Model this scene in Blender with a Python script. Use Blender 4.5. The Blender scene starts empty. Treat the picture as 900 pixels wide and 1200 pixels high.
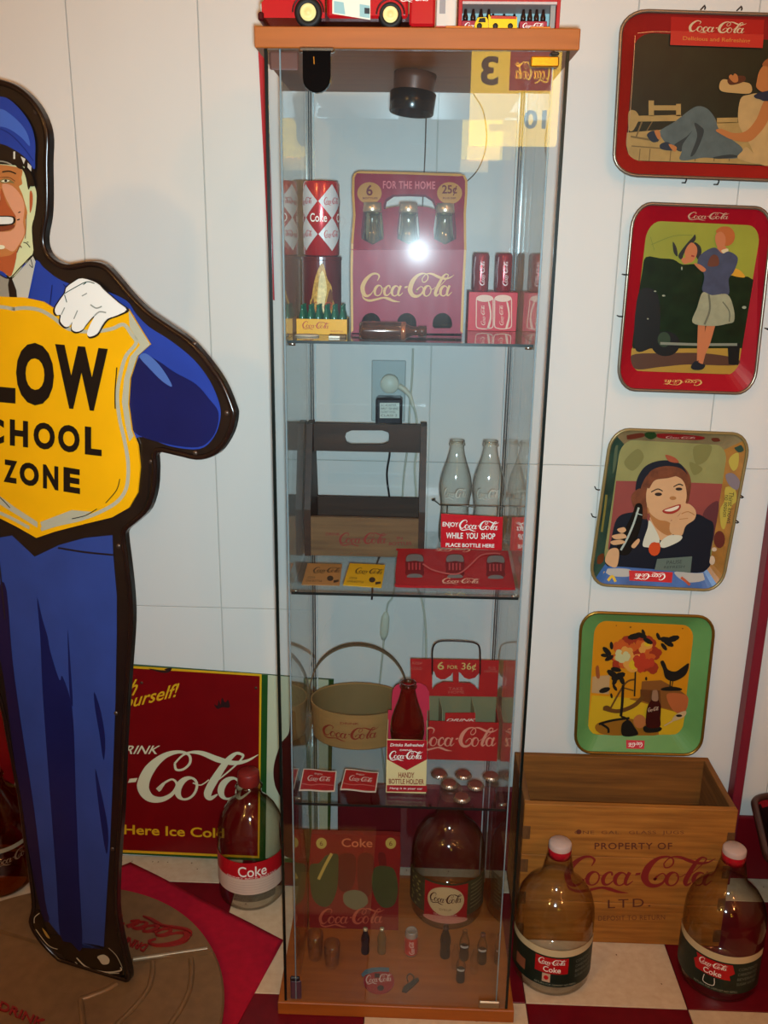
import bpy, bmesh, math, random
from mathutils import Vector as V, Matrix
from mathutils.geometry import tessellate_polygon
random.seed(7)
S = bpy.context.scene
COL = S.collection
PI = math.pi
# ---------------------------------------------------------------- camera
F_PX = 1061.04; PITCH = 0.287146; YAW = 0.0293522; ROLL = 0.0143057
CAM = V((0.00504, -1.32387, 1.35503))
_f = V((-math.sin(YAW)*math.cos(PITCH), math.cos(YAW)*math.cos(PITCH), -math.sin(PITCH)))
_r = V((math.cos(YAW), math.sin(YAW), 0)); _u = _r.cross(_f)
CR = _r*math.cos(ROLL)+_u*math.sin(ROLL); CU = -_r*math.sin(ROLL)+_u*math.cos(ROLL)
cd = bpy.data.cameras.new('camera'); co = bpy.data.objects.new('camera', cd); COL.objects.link(co)
cd.sensor_fit = 'VERTICAL'; cd.sensor_height = 36.0; cd.lens = F_PX*36.0/1200.0
cd.clip_start = .01
co.matrix_world = Matrix(((CR.x, CU.x, -_f.x, CAM.x), (CR.y, CU.y, -_f.y, CAM.y), (CR.z, CU.z, -_f.z, CAM.z), (0, 0, 0, 1)))
S.camera = co
# ---------------------------------------------------------------- world, lights, exposure
w = bpy.data.worlds.new('room_light'); S.world = w; w.use_nodes = True
bg = w.node_tree.nodes['Background']; bg.inputs[0].default_value = (1.0, .74, .5, 1); bg.inputs[1].default_value = .03
S.view_settings.view_transform = 'Standard'; S.view_settings.look = 'None'; S.view_settings.gamma = 1
S.view_settings.use_curve_mapping = False; S.view_settings.exposure = 0.0
def lamp(name, kind, loc, energy, color, size=.05, aim=None, spread=None):
    l = bpy.data.lights.new(name, kind); l.energy = energy; l.color = color
    if kind == 'AREA':
        l.shape = 'DISK'; l.size = size
    else:
        l.shadow_soft_size = size
        if kind == 'SPOT': l.spot_size = math.radians(spread); l.spot_blend = 1.0
    o = bpy.data.objects.new(name, l); COL.objects.link(o); o.location = loc
    if aim is not None: o.rotation_euler = (V(aim)-V(loc)).to_track_quat('-Z', 'Y').to_euler()
    return o
lamp('phone_flash', 'SPOT', (.013, -1.330, 1.341), 112, (.70, .92, 1.0), .012, (-.01, .43, 1.10), 100)
lamp('ceiling_bulb', 'POINT', (.30, -.70, 2.40), 4, (1.0, .60, .30), .07)
lamp('room_fill_right', 'POINT', (.95, -2.2, 2.35), 26, (1.0, .36, .11), .07)  # added out of view for warm ambient fill
lamp('room_fill_left', 'POINT', (-1.2, -2.2, 2.35), 33, (1.0, .53, .14), .07)  # second added bulb behind the camera, same ambient fill
S.cycles.transparent_max_bounces = 64; S.cycles.max_bounces = 14; S.cycles.glossy_bounces = 6
S.cycles.sample_clamp_indirect = 4.0; S.cycles.caustics_reflective = False; S.cycles.caustics_refractive = False
# ---------------------------------------------------------------- pixel -> world
def ray(u, v): return _f+CR*((u-450)/F_PX)+CU*((600-v)/F_PX)
class PL:
    """a plane standing in the scene; px() gives the point of it seen at a pixel, lifted off by `d` towards the viewer"""
    def __init__(s, p, n, z=None):
        s.p = V(p); s.n = V(n).normalized(); s.z = z or (0, 0, 1.0)
        if s.n.dot(CAM-s.p) < 0: s.n = -s.n
    def zoom(s, x0, y0, k): return PL(s.p, s.n, (x0, y0, k))
    def px(s, u, v, d=0.0):
        u = s.z[0]+u/s.z[2]; v = s.z[1]+v/s.z[2]
        r = ray(u, v); t = (s.p-CAM).dot(s.n)/r.dot(s.n)
        return CAM+r*t+s.n*d
def PY(y): return PL((0, y, 0), (0, -1, 0))
def PZ(z): return PL((0, 0, z), (0, 0, 1))
# ---------------------------------------------------------------- materials
def lin(h):
    h = h.lstrip('#'); c = [int(h[i:i+2], 16)/255 for i in (0, 2, 4)]
    return tuple(x/12.92 if x <= .04045 else ((x+.055)/1.055)**2.4 for x in c)+(1,)
MATS = {}
def mat(col, rough=.5, metal=0.0, var=.0, scale=30, bump=0.0, stretch=(1, 1, 1), emit=0, coat=0.0, col2=None):
    key = (col, rough, metal, var, scale, bump, stretch, emit, coat, col2)
    if key in MATS: return MATS[key]
    m = bpy.data.materials.new('paint_'+col.strip('#')); m.use_nodes = True
    nt = m.node_tree; b = nt.nodes['Principled BSDF']
    b.inputs['Base Color'].default_value = lin(col); b.inputs['Roughness'].default_value = rough
    b.inputs['Metallic'].default_value = metal
    if not metal and not coat: b.inputs['Specular IOR Level'].default_value = .3
    if coat: b.inputs['Coat Weight'].default_value = coat; b.inputs['Coat Roughness'].default_value = .12
    if emit: b.inputs['Emission Color'].default_value = lin(col); b.inputs['Emission Strength'].default_value = emit
    if var or bump or col2:
        tc = nt.nodes.new('ShaderNodeTexCoord'); mp = nt.nodes.new('ShaderNodeMapping'); mp.inputs['Scale'].default_value = stretch
        nz = nt.nodes.new('ShaderNodeTexNoise'); nz.inputs['Scale'].default_value = scale; nz.inputs['Detail'].default_value = 5
        nt.links.new(tc.outputs['Object'], mp.inputs['Vector']); nt.links.new(mp.outputs[0], nz.inputs['Vector'])
        if var or col2:
            cr = nt.nodes.new('ShaderNodeValToRGB'); a = lin(col); z = lin(col2) if col2 else None
            k = var
            cr.color_ramp.elements[0].position = .3; cr.color_ramp.elements[1].position = .7
            cr.color_ramp.elements[0].color = z if z else tuple(max(0, x*(1-k)) for x in a[:3])+(1,)
            cr.color_ramp.elements[1].color = a if z else tuple(min(1, x*(1+k)) for x in a[:3])+(1,)
            nt.links.new(nz.outputs['Fac'], cr.inputs[0]); nt.links.new(cr.outputs[0], b.inputs['Base Color'])
        if bump:
            bp = nt.nodes.new('ShaderNodeBump'); bp.inputs['Strength'].default_value = bump; bp.inputs['Distance'].default_value = .002
            nt.links.new(nz.outputs['Fac'], bp.inputs['Height']); nt.links.new(bp.outputs[0], b.inputs['Normal'])
    MATS[key] = m
    return m
def wood(col, col2, scale=6, stretch=(1, 1, 14), rough=.55, bump=.15):
    return mat(col, rough, 0, 0, scale, bump, stretch, 0, 0, col2)
def glass(name, tint, edge, rough=.0, ior=1.5, refl=1.0, dust=0.0):
    """thin clear glass: what lies behind shows through, tinted, darker where the wall is seen edge-on; mirror by Fresnel"""
    m = bpy.data.materials.new(name); m.use_nodes = True; nt = m.node_tree; nt.nodes.clear()
    N = nt.nodes.new; L = nt.links.new
    out = N('ShaderNodeOutputMaterial'); tr = N('ShaderNodeBsdfTransparent'); gl = N('ShaderNodeBsdfGlossy'); mx = N('ShaderNodeMixShader')
    gl.inputs['Roughness'].default_value = rough; gl.inputs['Color'].default_value = (refl, refl, refl, 1)
    geo = N('ShaderNodeNewGeometry'); ma = N('ShaderNodeMath'); ma.operation = 'MULTIPLY_ADD'
    ma.inputs[1].default_value = 1/ior-ior; ma.inputs[2].default_value = ior; L(geo.outputs['Backfacing'], ma.inputs[0])
    fr = N('ShaderNodeFresnel'); L(ma.outputs[0], fr.inputs['IOR'])
    lw = N('ShaderNodeLayerWeight'); lw.inputs['Blend'].default_value = .35 if dust or name == 'pane_glass' else .5
    mc = N('ShaderNodeMix'); mc.data_type = 'RGBA'; mc.inputs[6].default_value = tint+(1,); mc.inputs[7].default_value = edge+(1,)
    pw = N('ShaderNodeMath'); pw.operation = 'POWER'; pw.inputs[1].default_value = 1.0 if dust or name == 'pane_glass' else 2.2; L(lw.outputs['Facing'], pw.inputs[0]); L(pw.outputs[0], mc.inputs[0]); L(mc.outputs[2], tr.inputs['Color'])
    L(fr.outputs[0], mx.inputs[0]); L(tr.outputs[0], mx.inputs[1]); L(gl.outputs[0], mx.inputs[2]); L(mx.outputs[0], out.inputs['Surface'])
    if dust:   # a smudgy film that scatters a little of the lamp's reflection
        g2 = N('ShaderNodeBsdfGlossy'); g2.inputs['Roughness'].default_value = .34; m2 = N('ShaderNodeMixShader'); m2.inputs[0].default_value = dust
        nz = N('ShaderNodeTexNoise'); nz.inputs['Scale'].default_value = 22; nz.inputs['Detail'].default_value = 6; mr = N('ShaderNodeMath'); mr.operation = 'MULTIPLY'; mr.inputs[1].default_value = dust*2
        L(nz.outputs['Fac'], mr.inputs[0]); L(mr.outputs[0], m2.inputs[0]); L(mx.outputs[0], m2.inputs[1]); L(g2.outputs[0], m2.inputs[2]); g3 = N('ShaderNodeBsdfGlossy'); g3.inputs['Roughness'].default_value = .13; m3 = N('ShaderNodeMixShader'); m3.inputs[0].default_value = dust*.25
        L(m2.outputs[0], m3.inputs[1]); L(g3.outputs[0], m3.inputs[2]); L(m3.outputs[0], out.inputs['Surface'])
    return m
G_PANE = glass('pane_glass', (.955, .976, .985), (.88, .94, .94))
G_DOOR = glass('door_glass', (.955, .976, .985), (.88, .94, .94), dust=.0032)
G_CLEAR = glass('clear_bottle_glass', (.965, .965, .94), (.16, .15, .13), .07)
G_JUG = glass('jug_glass', (.97, .965, .935), (.22, .20, .16), .07)
G_GREEN = glass('green_bottle_glass', (.25, .55, .42), (.04, .18, .12), .07)
G_AMBER = glass('amber_glass', (.62, .36, .16), (.2, .09, .03), .07)
G_PLAST = glass('clear_plastic', (.97, .97, .95), (.82, .80, .76), .07)
G_BROWN = glass('smoky_glass', (.55, .42, .33), (.16, .10, .07))
# ---------------------------------------------------------------- objects
def link(o): COL.objects.link(o); return o
def tag(o, label=None, cat=None, group=None, kind=None):
    if label: o['label'] = label
    if cat: o['category'] = cat
    if group: o['group'] = group
    if kind: o['kind'] = kind
    return o
def thing(name, label, cat, loc=(0, 0, 0), group=None):
    o = link(bpy.data.objects.new(name, None)); o.location = loc; o.empty_display_size = .02
    return tag(o, label, cat, group)
def origin(o):
    p = V((0, 0, 0))
    while o: p += o.location; o = o.parent
    return p
def copy_tree(o, parent=None):
    c = o.copy(); link(c); c.parent = parent
    for ch in [x for x in o.children]: copy_tree(ch, c)
    return c
class MB:
    """collects shapes given in world coordinates; build() links them as one mesh object under `parent`"""
    def __init__(s): s.v = []; s.f = []; s.mi = []; s.m = []; s.sm = []
    def mid(s, m):
        if m not in s.m: s.m.append(m)
        return s.m.index(m)
    def add(s, vs, fs, m, smooth=False):
        k = len(s.v); s.v += [V(x) for x in vs]; i = s.mid(m)
        for f in fs: s.f.append([k+j for j in f]); s.mi.append(i); s.sm.append(smooth)
        return s
    def box(s, a, b, m, bev=0.0):
        (x0, y0, z0), (x1, y1, z1) = a, b
        if bev:
            q = [(x0, y0), (x1, y0), (x1, y1), (x0, y1)]
            e = bev
            def ring(z, i): return [V((x0+i, y0, z)), V((x1-i, y0, z)), V((x1, y0+i, z)), V((x1, y1-i, z)), V((x1-i, y1, z)), V((x0+i, y1, z)), V((x0, y1-i, z)), V((x0, y0+i, z))]
            def ins(r): return [V((min(max(p.x, x0+e), x1-e), min(max(p.y, y0+e), y1-e), p.z)) for p in r]
            rs = [ins(ring(z0, e)), ring(z0+e, e), ring(z1-e, e), ins(ring(z1, e))]
            return s.rings(rs, m, caps=True)
        vs = [(x0, y0, z0), (x1, y0, z0), (x1, y1, z0), (x0, y1, z0), (x0, y0, z1), (x1, y0, z1), (x1, y1, z1), (x0, y1, z1)]
        return s.add(vs, [(0, 3, 2, 1), (4, 5, 6, 7), (0, 1, 5, 4), (1, 2, 6, 5), (2, 3, 7, 6), (3, 0, 4, 7)], m)
    def rings(s, rs, m, caps=False, closed=False, smooth=False):
        n = len(rs[0]); vs = [p for r in rs for p in r]; fs = []
        R = len(rs)
        for i in range(R if closed else R-1):
            a, b = i*n, ((i+1) % R)*n
            for j in range(n): fs.append((a+j, a+(j+1) % n, b+(j+1) % n, b+j))
        s.add(vs, fs, m, smooth)
        if caps:
            s.add(rs[0], [list(range(n))[::-1]], m); s.add(rs[-1], [list(range(n))], m)
        return s
    def poly(s, pts, m, holes=()):
        loops = [[V(p) for p in pts]]+[[V(p) for p in h] for h in holes]
        flat = [p for l in loops for p in l]
        return s.add(flat, tessellate_polygon(loops), m)
    def prism(s, pts, dv, m, holes=(), side=None):
        """polygon extruded along dv"""
        dv = V(dv); loops = [[V(p) for p in pts]]+[[V(p) for p in h] for h in holes]
        flat = [p for l in loops for p in l]; t = tessellate_polygon(loops); n = len(flat)
        s.add(flat+[p+dv for p in flat], [tuple(x) for x in t]+[tuple(n+i for i in x)[::-1] for x in t], m)
        for l in loops:
            k = len(l); s.add(l+[p+dv for p in l], [(i, (i+1) % k, k+(i+1) % k, k+i) for i in range(k)], side or m)
        return s
    def lathe(s, prof, c, m, n=32, smooth=True, caps=False, axis=None):
        c = V(c); rs = []
        for r, z in prof:
            ring = [V((r*math.cos(2*PI*i/n), r*math.sin(2*PI*i/n), z)) for i in range(n)]
            if axis is not None: ring = [axis @ p for p in ring]
            rs.append([c+p for p in ring])
        return s.rings(rs, m, caps=caps, smooth=smooth)
    def tube(s, path, r, m, n=8, closed=False, smooth=True):
        P = [V(p) for p in path]; rs = []; k = len(P); prev = None
        for i, p in enumerate(P):
            a = P[(i-1) % k] if (closed or i > 0) else p; b = P[(i+1) % k] if (closed or i < k-1) else p
            t = (b-a).normalized()
            if prev is None:
                up = V((0, 0, 1)) if abs(t.z) < .9 else V((1, 0, 0)); nx = t.cross(up).normalized()
            else: nx = (prev-t*prev.dot(t)).normalized()
            prev = nx; ny = t.cross(nx); rr = r[i] if isinstance(r, (list, tuple)) else r
            rs.append([p+nx*(rr*math.cos(2*PI*j/n))+ny*(rr*math.sin(2*PI*j/n)) for j in range(n)])
        return s.rings(rs, m, caps=not closed, closed=closed, smooth=smooth)
    def build(s, name, parent=None, label=None):
        me = bpy.data.meshes.new(name); o0 = origin(parent)
        me.from_pydata([p-o0 for p in s.v], [], s.f)
        for m in s.m: me.materials.append(m)
        me.polygons.foreach_set('material_index', s.mi); me.polygons.foreach_set('use_smooth', s.sm)
        me.update()
        bm = bmesh.new(); bm.from_mesh(me); bmesh.ops.recalc_face_normals(bm, faces=bm.faces); bm.to_mesh(me); bm.free()
        o = link(bpy.data.objects.new(name, me)); o.parent = parent
        if label: o['label'] = label
        return o
def setting(o): o['kind'] = 'structure'; return o
def box(name, parent, a, b, m, bev=0.0, label=None): return MB().box(a, b, m, bev).build(name, parent, label)
# ---------------------------------------------------------------- 2-D shapes: splines, lettering, script
def spline(pts, n=6, closed=True):
    P = [V((p[0], p[1])) for p in pts]; k = len(P); out = []
    rng = range(k) if closed else range(k-1)
    for i in rng:
        p1, p2 = P[i], P[(i+1) % k]
        p0 = P[(i-1) % k] if closed or i > 0 else p1; p3 = P[(i+2) % k] if closed or i < k-2 else p2
        for j in range(n):
            t = j/n
            out.append(.5*((2*p1)+(p2-p0)*t+(2*p0-5*p1+4*p2-p3)*t*t+(3*p1-p0-3*p2+p3)*t**3))
    if not closed: out.append(P[-1])
    return [(p.x, p.y) for p in out]
def stroke(pts, w=None, n=8):
    """ribbon polygons along a centre line; pts are (x, y, width) or (x, y) with w"""
    if w is not None: pts = [(p[0], p[1], w) for p in pts]
    c = spline([(p[0], p[1]) for p in pts], n, False); k = len(pts); q = []
    for i, p in enumerate(c):
        t = i/n; a = min(int(t), k-2); f = t-a
        wd = pts[a][2]*(1-f)+pts[a+1][2]*f
        d = V(c[min(i+1, len(c)-1)])-V(c[max(i-1, 0)])
        d = d.normalized() if d.length else V((1, 0)); nn = V((-d.y, d.x))*wd/2
        q.append((V(p)+nn, V(p)-nn))
    _lv[0] = (_lv[0]+1) % 14; z = _lv[0]                      # crossing strokes lie a hair above one another
    return [[(*q[i][0], z), (*q[i+1][0], z), (*q[i+1][1], z), (*q[i][1], z)] for i in range(len(q)-1)]
_lv = [0]
def ell(cx, cy, rx, ry, n=24, rot=0, a0=0, a1=2*PI):
    full = abs(a1-a0) > 6.28; m = n if full else n+1; o = []
    for i in range(m):
        a = a0+(a1-a0)*i/n; x, y = rx*math.cos(a), ry*math.sin(a)
        o.append((cx+x*math.cos(rot)-y*math.sin(rot), cy+x*math.sin(rot)+y*math.cos(rot)))
    return o
def norm(polys):
    xs = [p[0] for q in polys for p in q]; ys = [p[1] for q in polys for p in q]
    x0, x1, y0, y1 = min(xs), max(xs), min(ys), max(ys)
    return [[((p[0]-x0)/(x1-x0), (p[1]-y0)/(y1-y0), *p[2:]) for p in q] for q in polys]
_txt = {}
def text(body, bold=.0, shear=0.0, space=1.0):
    k = (body, bold, shear, space)
    if k not in _txt:
        c = bpy.data.curves.new('lettering', 'FONT'); c.body = body; c.offset = bold; c.shear = shear; c.space_character = space
        c.resolution_u = 4; c.fill_mode = 'FRONT'
        o = bpy.data.objects.new('lettering', c); me = bpy.data.meshes.new_from_object(o)
        _txt[k] = norm([[tuple(me.vertices[i].co[:2]) for i in p.vertices] for p in me.polygons])
        bpy.data.objects.remove(o); bpy.data.meshes.remove(me); bpy.data.curves.remove(c)
    return _txt[k]
def _logo():
    P = []
    def st(*p): P.extend(stroke(p, None, 7))
    st((2.12, 2.42, .05), (2.30, 2.86, .14), (2.02, 3.10, .16), (1.55, 3.02, .22), (1.0, 2.52, .36), (.68, 1.85, .42), (.78, 1.22, .38), (1.12, .98, .22), (1.5, 1.18, .1), (1.72, 1.5, .04))
    st((.62, 1.05, .04), (.85, .72, .16), (1.35, .55, .22), (2.0, .66, .2), (2.7, .82, .16), (3.2, .72, .26), (3.7, .52, .2), (4.35, .42, .02))
    def o_(cx, cy, rx=.34, ry=.5):
        q = ell(cx, cy, rx, ry, 16, -.32); k = [(p[0], p[1], .10+.17*max(0, -math.cos(2*PI*i/16))) for i, p in enumerate(q)]
        st(*(k+[k[0]]))
    o_(2.22, 1.5)
    st((1.72, 1.5, .04), (2.2, 1.98, .06)); st((2.45, 1.85, .06), (2.75, 1.72, .05), (3.0, 1.9, .05))
    st((3.36, 1.72, .12), (3.32, 1.95, .12), (3.05, 1.88, .16), (2.82, 1.5, .26), (2.86, 1.12, .22), (3.12, 1.06, .12), (3.5, 1.4, .05))
    o_(3.88, 1.46, .33, .48)
    st((4.42, 1.96, .22), (4.22, 1.5, .24), (4.16, 1.14, .2), (4.3, 1.04, .12), (4.62, 1.32, .04))
    P.append([(4.74, 1.72), (5.04, 1.76), (5.10, 1.94), (4.80, 1.90)])
    st((6.05, 1.52, .05), (5.92, 1.42, .22), (6.12, 1.72, .1)); st((6.12, 1.72, .1), (6.42, 1.88, .08), (6.6, 1.62, .1), (6.42, 1.2, .16), (6.0, .96, .24), (5.55, 1.08, .36), (5.32, 1.6, .46), (5.55, 2.35, .42), (6.05, 2.92, .26), (6.6, 3.12, .14), (7.0, 2.98, .10), (7.05, 2.62, .1), (6.82, 2.34, .1), (6.55, 2.32, .1), (6.48, 2.6, .08)); st((6.48, 2.6, .08), (6.75, 2.95, .08), (7.05, 3.1, .1), (7.5, 3.06, .2), (8.1, 2.78, .26), (8.7, 2.62, .2), (9.2, 2.72, .12), (9.62, 3.0, .02))
    o_(7.0, 1.46, .34, .5)
    st((7.2, 1.72, .06), (7.5, 1.62, .05), (7.8, 1.86, .05))
    st((7.75, 1.5, .05), (8.3, 2.0, .06), (8.85, 2.6, .07), (9.05, 2.96, .09), (8.8, 3.06, .12)); st((9.05, 2.96, .09), (8.8, 3.06, .12), (8.45, 2.7, .24), (7.98, 1.8, .32), (7.78, 1.25, .3), (7.88, 1.02, .2), (8.15, 1.2, .05))
    o_(8.62, 1.46, .33, .48)
    st((9.18, 1.98, .22), (8.97, 1.5, .24), (8.92, 1.14, .2), (9.05, 1.04, .12), (9.4, 1.36, .04))
    return norm(P)
LOGO = _logo()
def fit(polys, bl, br, tl):
    """unit-box shapes -> pixel coordinates of the plane's own zoom frame"""
    bl, br, tl = V(bl), V(br), V(tl)
    return [[(*(bl+(br-bl)*p[0]+(tl-bl)*p[1]), *p[2:]) for p in q] for q in polys]
def rect(x0, y0, x1, y1, slant=0): return [(x0, y0), (x1, y0), (x1+slant, y1), (x0+slant, y1)]
def art(mb, pl, layers, d0=.0006, step=.0003):
    """flat print: layers of (material, polygons) in pixels of `pl`, each a hair above the one before"""
    d = d0
    for m, polys in layers:
        for i, q in enumerate(polys):
            pts = [pl.px(p[0], p[1], d+(p[2]*2e-5 if len(p) > 2 else (i % 12)*2e-5 if len(q) > 4 else 0)) for p in q]
            mb.add(pts, [list(range(len(pts)))] if len(pts) < 5 else tessellate_polygon([pts]), m)
        d += step
    return d
def sm(*pts, n=5): return spline(pts, n)
def wrap(mb, polys, c, rad, face, m, d=.0006, strip=.005):
    """print wrapped round an upright cylinder: polys in metres (s along the arc, z up); rad is a number or f(z)"""
    c = V(c)
    for q in polys:
        pts = [V((p[0], p[1], 0)) for p in q]; dl = d+(q[0][2]*2e-5 if len(q[0]) > 2 else 0)
        tris = [list(range(len(pts)))] if len(pts) == 3 else tessellate_polygon([pts])
        for t in tris:
            tri = [(pts[i].x, pts[i].y) for i in t]; x0 = min(p[0] for p in tri); x1 = max(p[0] for p in tri)
            a = math.floor(x0/strip)
            while a*strip < x1:
                pol = tri
                for lim, sg in ((a*strip, 1), ((a+1)*strip, -1)):
                    out = []
                    for i in range(len(pol)):
                        p, r = pol[i], pol[(i+1) % len(pol)]; dp, dr = (p[0]-lim)*sg, (r[0]-lim)*sg
                        if dp >= 0: out.append(p)
                        if dp*dr < 0: f = dp/(dp-dr); out.append((p[0]+(r[0]-p[0])*f, p[1]+(r[1]-p[1])*f))
                    pol = out
                    if len(pol) < 3: break
                if len(pol) >= 3:
                    vs = []
                    for x, z in pol:
                        R0 = (rad(z) if callable(rad) else rad); ang = face+x/R0
                        vs.append(c+V(((R0+dl)*math.cos(ang), (R0+dl)*math.sin(ang), z)))
                    mb.add(vs, [list(range(len(vs)))], m, False)
                a += 1
def boxfit(polys, x0, z0, x1, z1): return [[(x0+(x1-x0)*p[0], z0+(z1-z0)*p[1], *p[2:]) for p in q] for q in polys]
def clip(poly, p0, n):
    """the part of a polygon on the side of the line through p0 that n points to (plan view)"""
    o = []; side = lambda p: (p.x-p0[0])*n[0]+(p.y-p0[1])*n[1]
    for i in range(len(poly)):
        p, q = poly[i], poly[(i+1) % len(poly)]; a, b = side(p), side(q)
        if a >= 0: o.append(p)
        if a*b < 0: o.append(p+(q-p)*(a/(a-b)))
    return o
def face_cam(c): return math.atan2(CAM.y-c[1], CAM.x-c[0])
RED = mat('#b01218', .38); RED2 = mat('#c4141c', .35); WHITE = mat('#f1ece0', .45); CREAM = mat('#e4d3a4', .5); BLACK = mat('#0d0b0b', .35)
YEL = mat('#e8a90c', .38); GOLD = mat('#c58a3a', .45); MAROON = mat('#8a1626', .45)
# ================================================================ the room
WALL = .43
floor = setting(box('floor', None, (-1.9, -3.2, -.03), (1.6, .47, -.004), mat('#5a1219', .5)))
TW = mat('#d8c3a4', .38, 0, 0, 60, .05, (1, 1, 1), 0, 0, '#cdb292'); TR = mat('#690818', .35, 0, .12, 40)
for i in range(-5, 3):
    for j in range(-2, 2):
        x0 = .243+.3*i; y0 = .047+.3*j
        b = MB().box((x0+.0008, y0+.0008, -.004), (x0+.2992, min(y0+.2992, WALL-.001), 0), TR if (i+j) % 2 else TW, .0007)
        if (i+j) % 2 == 0:
            for k in range(9):
                fx, fy = x0+random.uniform(.02, .28), min(y0+random.uniform(.02, .28), .41); a = random.uniform(0, 3)
                b.poly([(fx+random.uniform(.001, .0022)*math.cos(a+t), fy+.0022*math.sin(a+t), .0002) for t in (0, 1.4, 3, 4.6)], mat('#6d4a34', .5))
        b.build('tile', floor)
wall = setting(box('wall_back', None, (-1.9, WALL+.004, -.03), (1.6, WALL+.06, 2.62), mat('#c4beb4', .7)))
WP = mat('#d9d3cb', .55, 0, .025, 5, .05, (1, 1, .3))
for xs, seam in (((-1.9, -1.62, -1.4, -1.18, -.985, -.80, -.618, -.385, -.19), .619), ((-.19, .04, .215, .38, .586, .80, 1.02, 1.3, 1.6), .942)):
    for k in range(len(xs)-1):
        a, b = xs[k]+.0007, xs[k+1]-.0007
        box('wall_panel', wall, (a, WALL, 0), (b, WALL+.004, seam-.0005), WP, .0009)
        box('wall_panel', wall, (a, WALL, seam+.0005), (b, WALL+.004, 2.62), WP, .0009)
PAINT = mat('#6d1420', .4, 0, .1, 20)
setting(MB().box((-.14, WALL-.016, 0), (.714, WALL, .215), PAINT, .006).build('baseboard_back'))
setting(MB().box((.715, WALL-.034, 0), (.735, WALL, 2.62), mat('#7a1f2c', .45, 0, .08, 12), .002).build('trim_1'))
setting(box('ceiling', None, (-1.9, -3.2, 2.62), (1.6, .49, 2.66), mat('#d8cdbd', .8)))
setting(box('wall_rear', None, (-1.9, -3.26, -.03), (1.6, -3.2, 2.62), mat('#43352c', .8)))
setting(box('wall_left', None, (-1.96, -3.26, -.03), (-1.9, .49, 2.66), mat('#cfc6b8', .7)))
setting(box('wall_right', None, (1.6, -3.26, -.03), (1.66, .49, 2.66), mat('#cfc6b8', .7)))
# a lit sign on the wall behind the camera, seen mirrored in the cabinet door
rs = thing('lightbox_sign', 'lit yellow number sign mirrored at top right of glass door', 'sign', (.45, -3.2, 1.8))
GLOWY = mat('#ffd23c', .5, emit=6.0); GLOWR = mat('#a01428', .5, emit=4.0)
box('sign_box', rs, (.24, -3.2, 1.80), (.64, -3.14, 2.42), GLOWY, .004)
def rear(polys, x0, z0, x1, z1, m, d, name):
    b = MB()
    for q in boxfit(polys, x0, z0, x1, z1):
        pts = [V((p[0], -3.14+d, p[1])) for p in q]; b.add(pts, tessellate_polygon([pts]) if len(pts) > 4 else [list(range(len(pts)))], m)
    return b.build(name, rs)
rear([[(0, 0), (1, 0), (1, 1), (0, 1)]], .60, 2.03, .41, 2.42, GLOWR, .001, 'red_panel')
rear(text('3', .03), .36, 2.05, .28, 2.17, BLACK, .002, 'numeral'); rear(text('10', .03), .585, 1.87, .485, 1.95, BLACK, .002, 'numeral')
rear(LOGO, .59, 2.06, .43, 2.15, GLOWY, .002, 'lettering')
rs2 = thing('small_lightbox', 'small pale yellow lit panel mirrored below the yellow number sign', 'sign', (.3, -3.2, 1.74))
box('panel', rs2, (.235, -3.2, 1.735), (.385, -3.17, 1.795), mat('#ffd98a', .5, emit=2.2), .003)
# ================================================================ display cabinet
BEECH = wood('#a65a20', '#954f19', 5, (1.2, 16, 16), .45, .06)
cab = thing('display_cabinet', 'tall glass display cabinet with beech top and base against the white wall', 'cabinet', (0, .18, 0))
box('top_board', cab, (-.215, 0, 1.604), (.215, .36, 1.63), BEECH, .0012)
box('base_board', cab, (-.215, 0, 0), (.215, .36, .027), BEECH, .0012)
door = box('door_pane', cab, (-.1985, .004, .028), (.1985, .008, 1.6035), G_DOOR)
EDGE = mat('#0c120f', .25)
for s in (-1, 1): box('edge_strip', door, (s*.2008-.0022, .0035, .028), (s*.2008+.0022, .0085, 1.6035), EDGE)
STRIP = mat('#8d9a9e', .2, .2)
for s in (-1, 1):
    p = box('side_pane', cab, (s*.1825-.002, .0105, .027), (s*.1825+.002, .352, 1.604), G_PANE)
    box('polished_edge', p, (s*.1825-.001, .0092, .027), (s*.1825+.001, .0104, 1.604), STRIP)
    box('polished_edge', p, (s*.1825-.002, .3525, .027), (s*.1825+.002, .3538, 1.604), mat('#4d5a58', .3))
for s in (-1, 1):
    box('glare_strip', cab, (s*.1745-.0012, .3445, .0272), (s*.1745+.0012, .3475, 1.6035), mat('#c4d0d0', .15, .3)); box('glare_strip', cab, (s*.1784-.0009, .3445, .0272), (s*.1784+.0009, .3475, 1.6035), mat('#20282a', .3))  # strips added to imitate glare streaks and doubled reflections of the edges
box('back_pane', cab, (-.1795, .348, .027), (.1795, .352, 1.604), G_PANE)
SH = (1.219, .825, .440); SHG = (.215, .02)
for z in SH:
    s = box('glass_shelf', cab, (-.1795, .0125, z-.004), (.1795, .3455, z), G_PANE)
    box('shelf_edge', s, (-.1795, .0115, z-.0042), (.1795, .0124, z), mat('#141c1a', .3))
    for sx in (-1, 1):
        for y in (.035, .32):
            MB().lathe([(0, 0), (.0028, 0), (.0028, .010), (0, .010)], (sx*.1803-(.01 if sx > 0 else 0), y, z-.0075), mat('#c9c2b4', .25, 1), 10, axis=Matrix.Rotation(PI/2, 3, 'Y')).build('shelf_pin', cab)
CHR = mat('#b9b2a6', .2, 1.0)
F0 = PY(.0)
def plate(name, u0, v0, u1, v1, y0, y1, m, label=None, bev=.002):
    a, b = PY(y0).px(u0, v1), PY(y0).px(u1, v0)
    return box(name, cab, (a.x, y0, a.z), (b.x, y1, b.z), m, bev, label)
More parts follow.
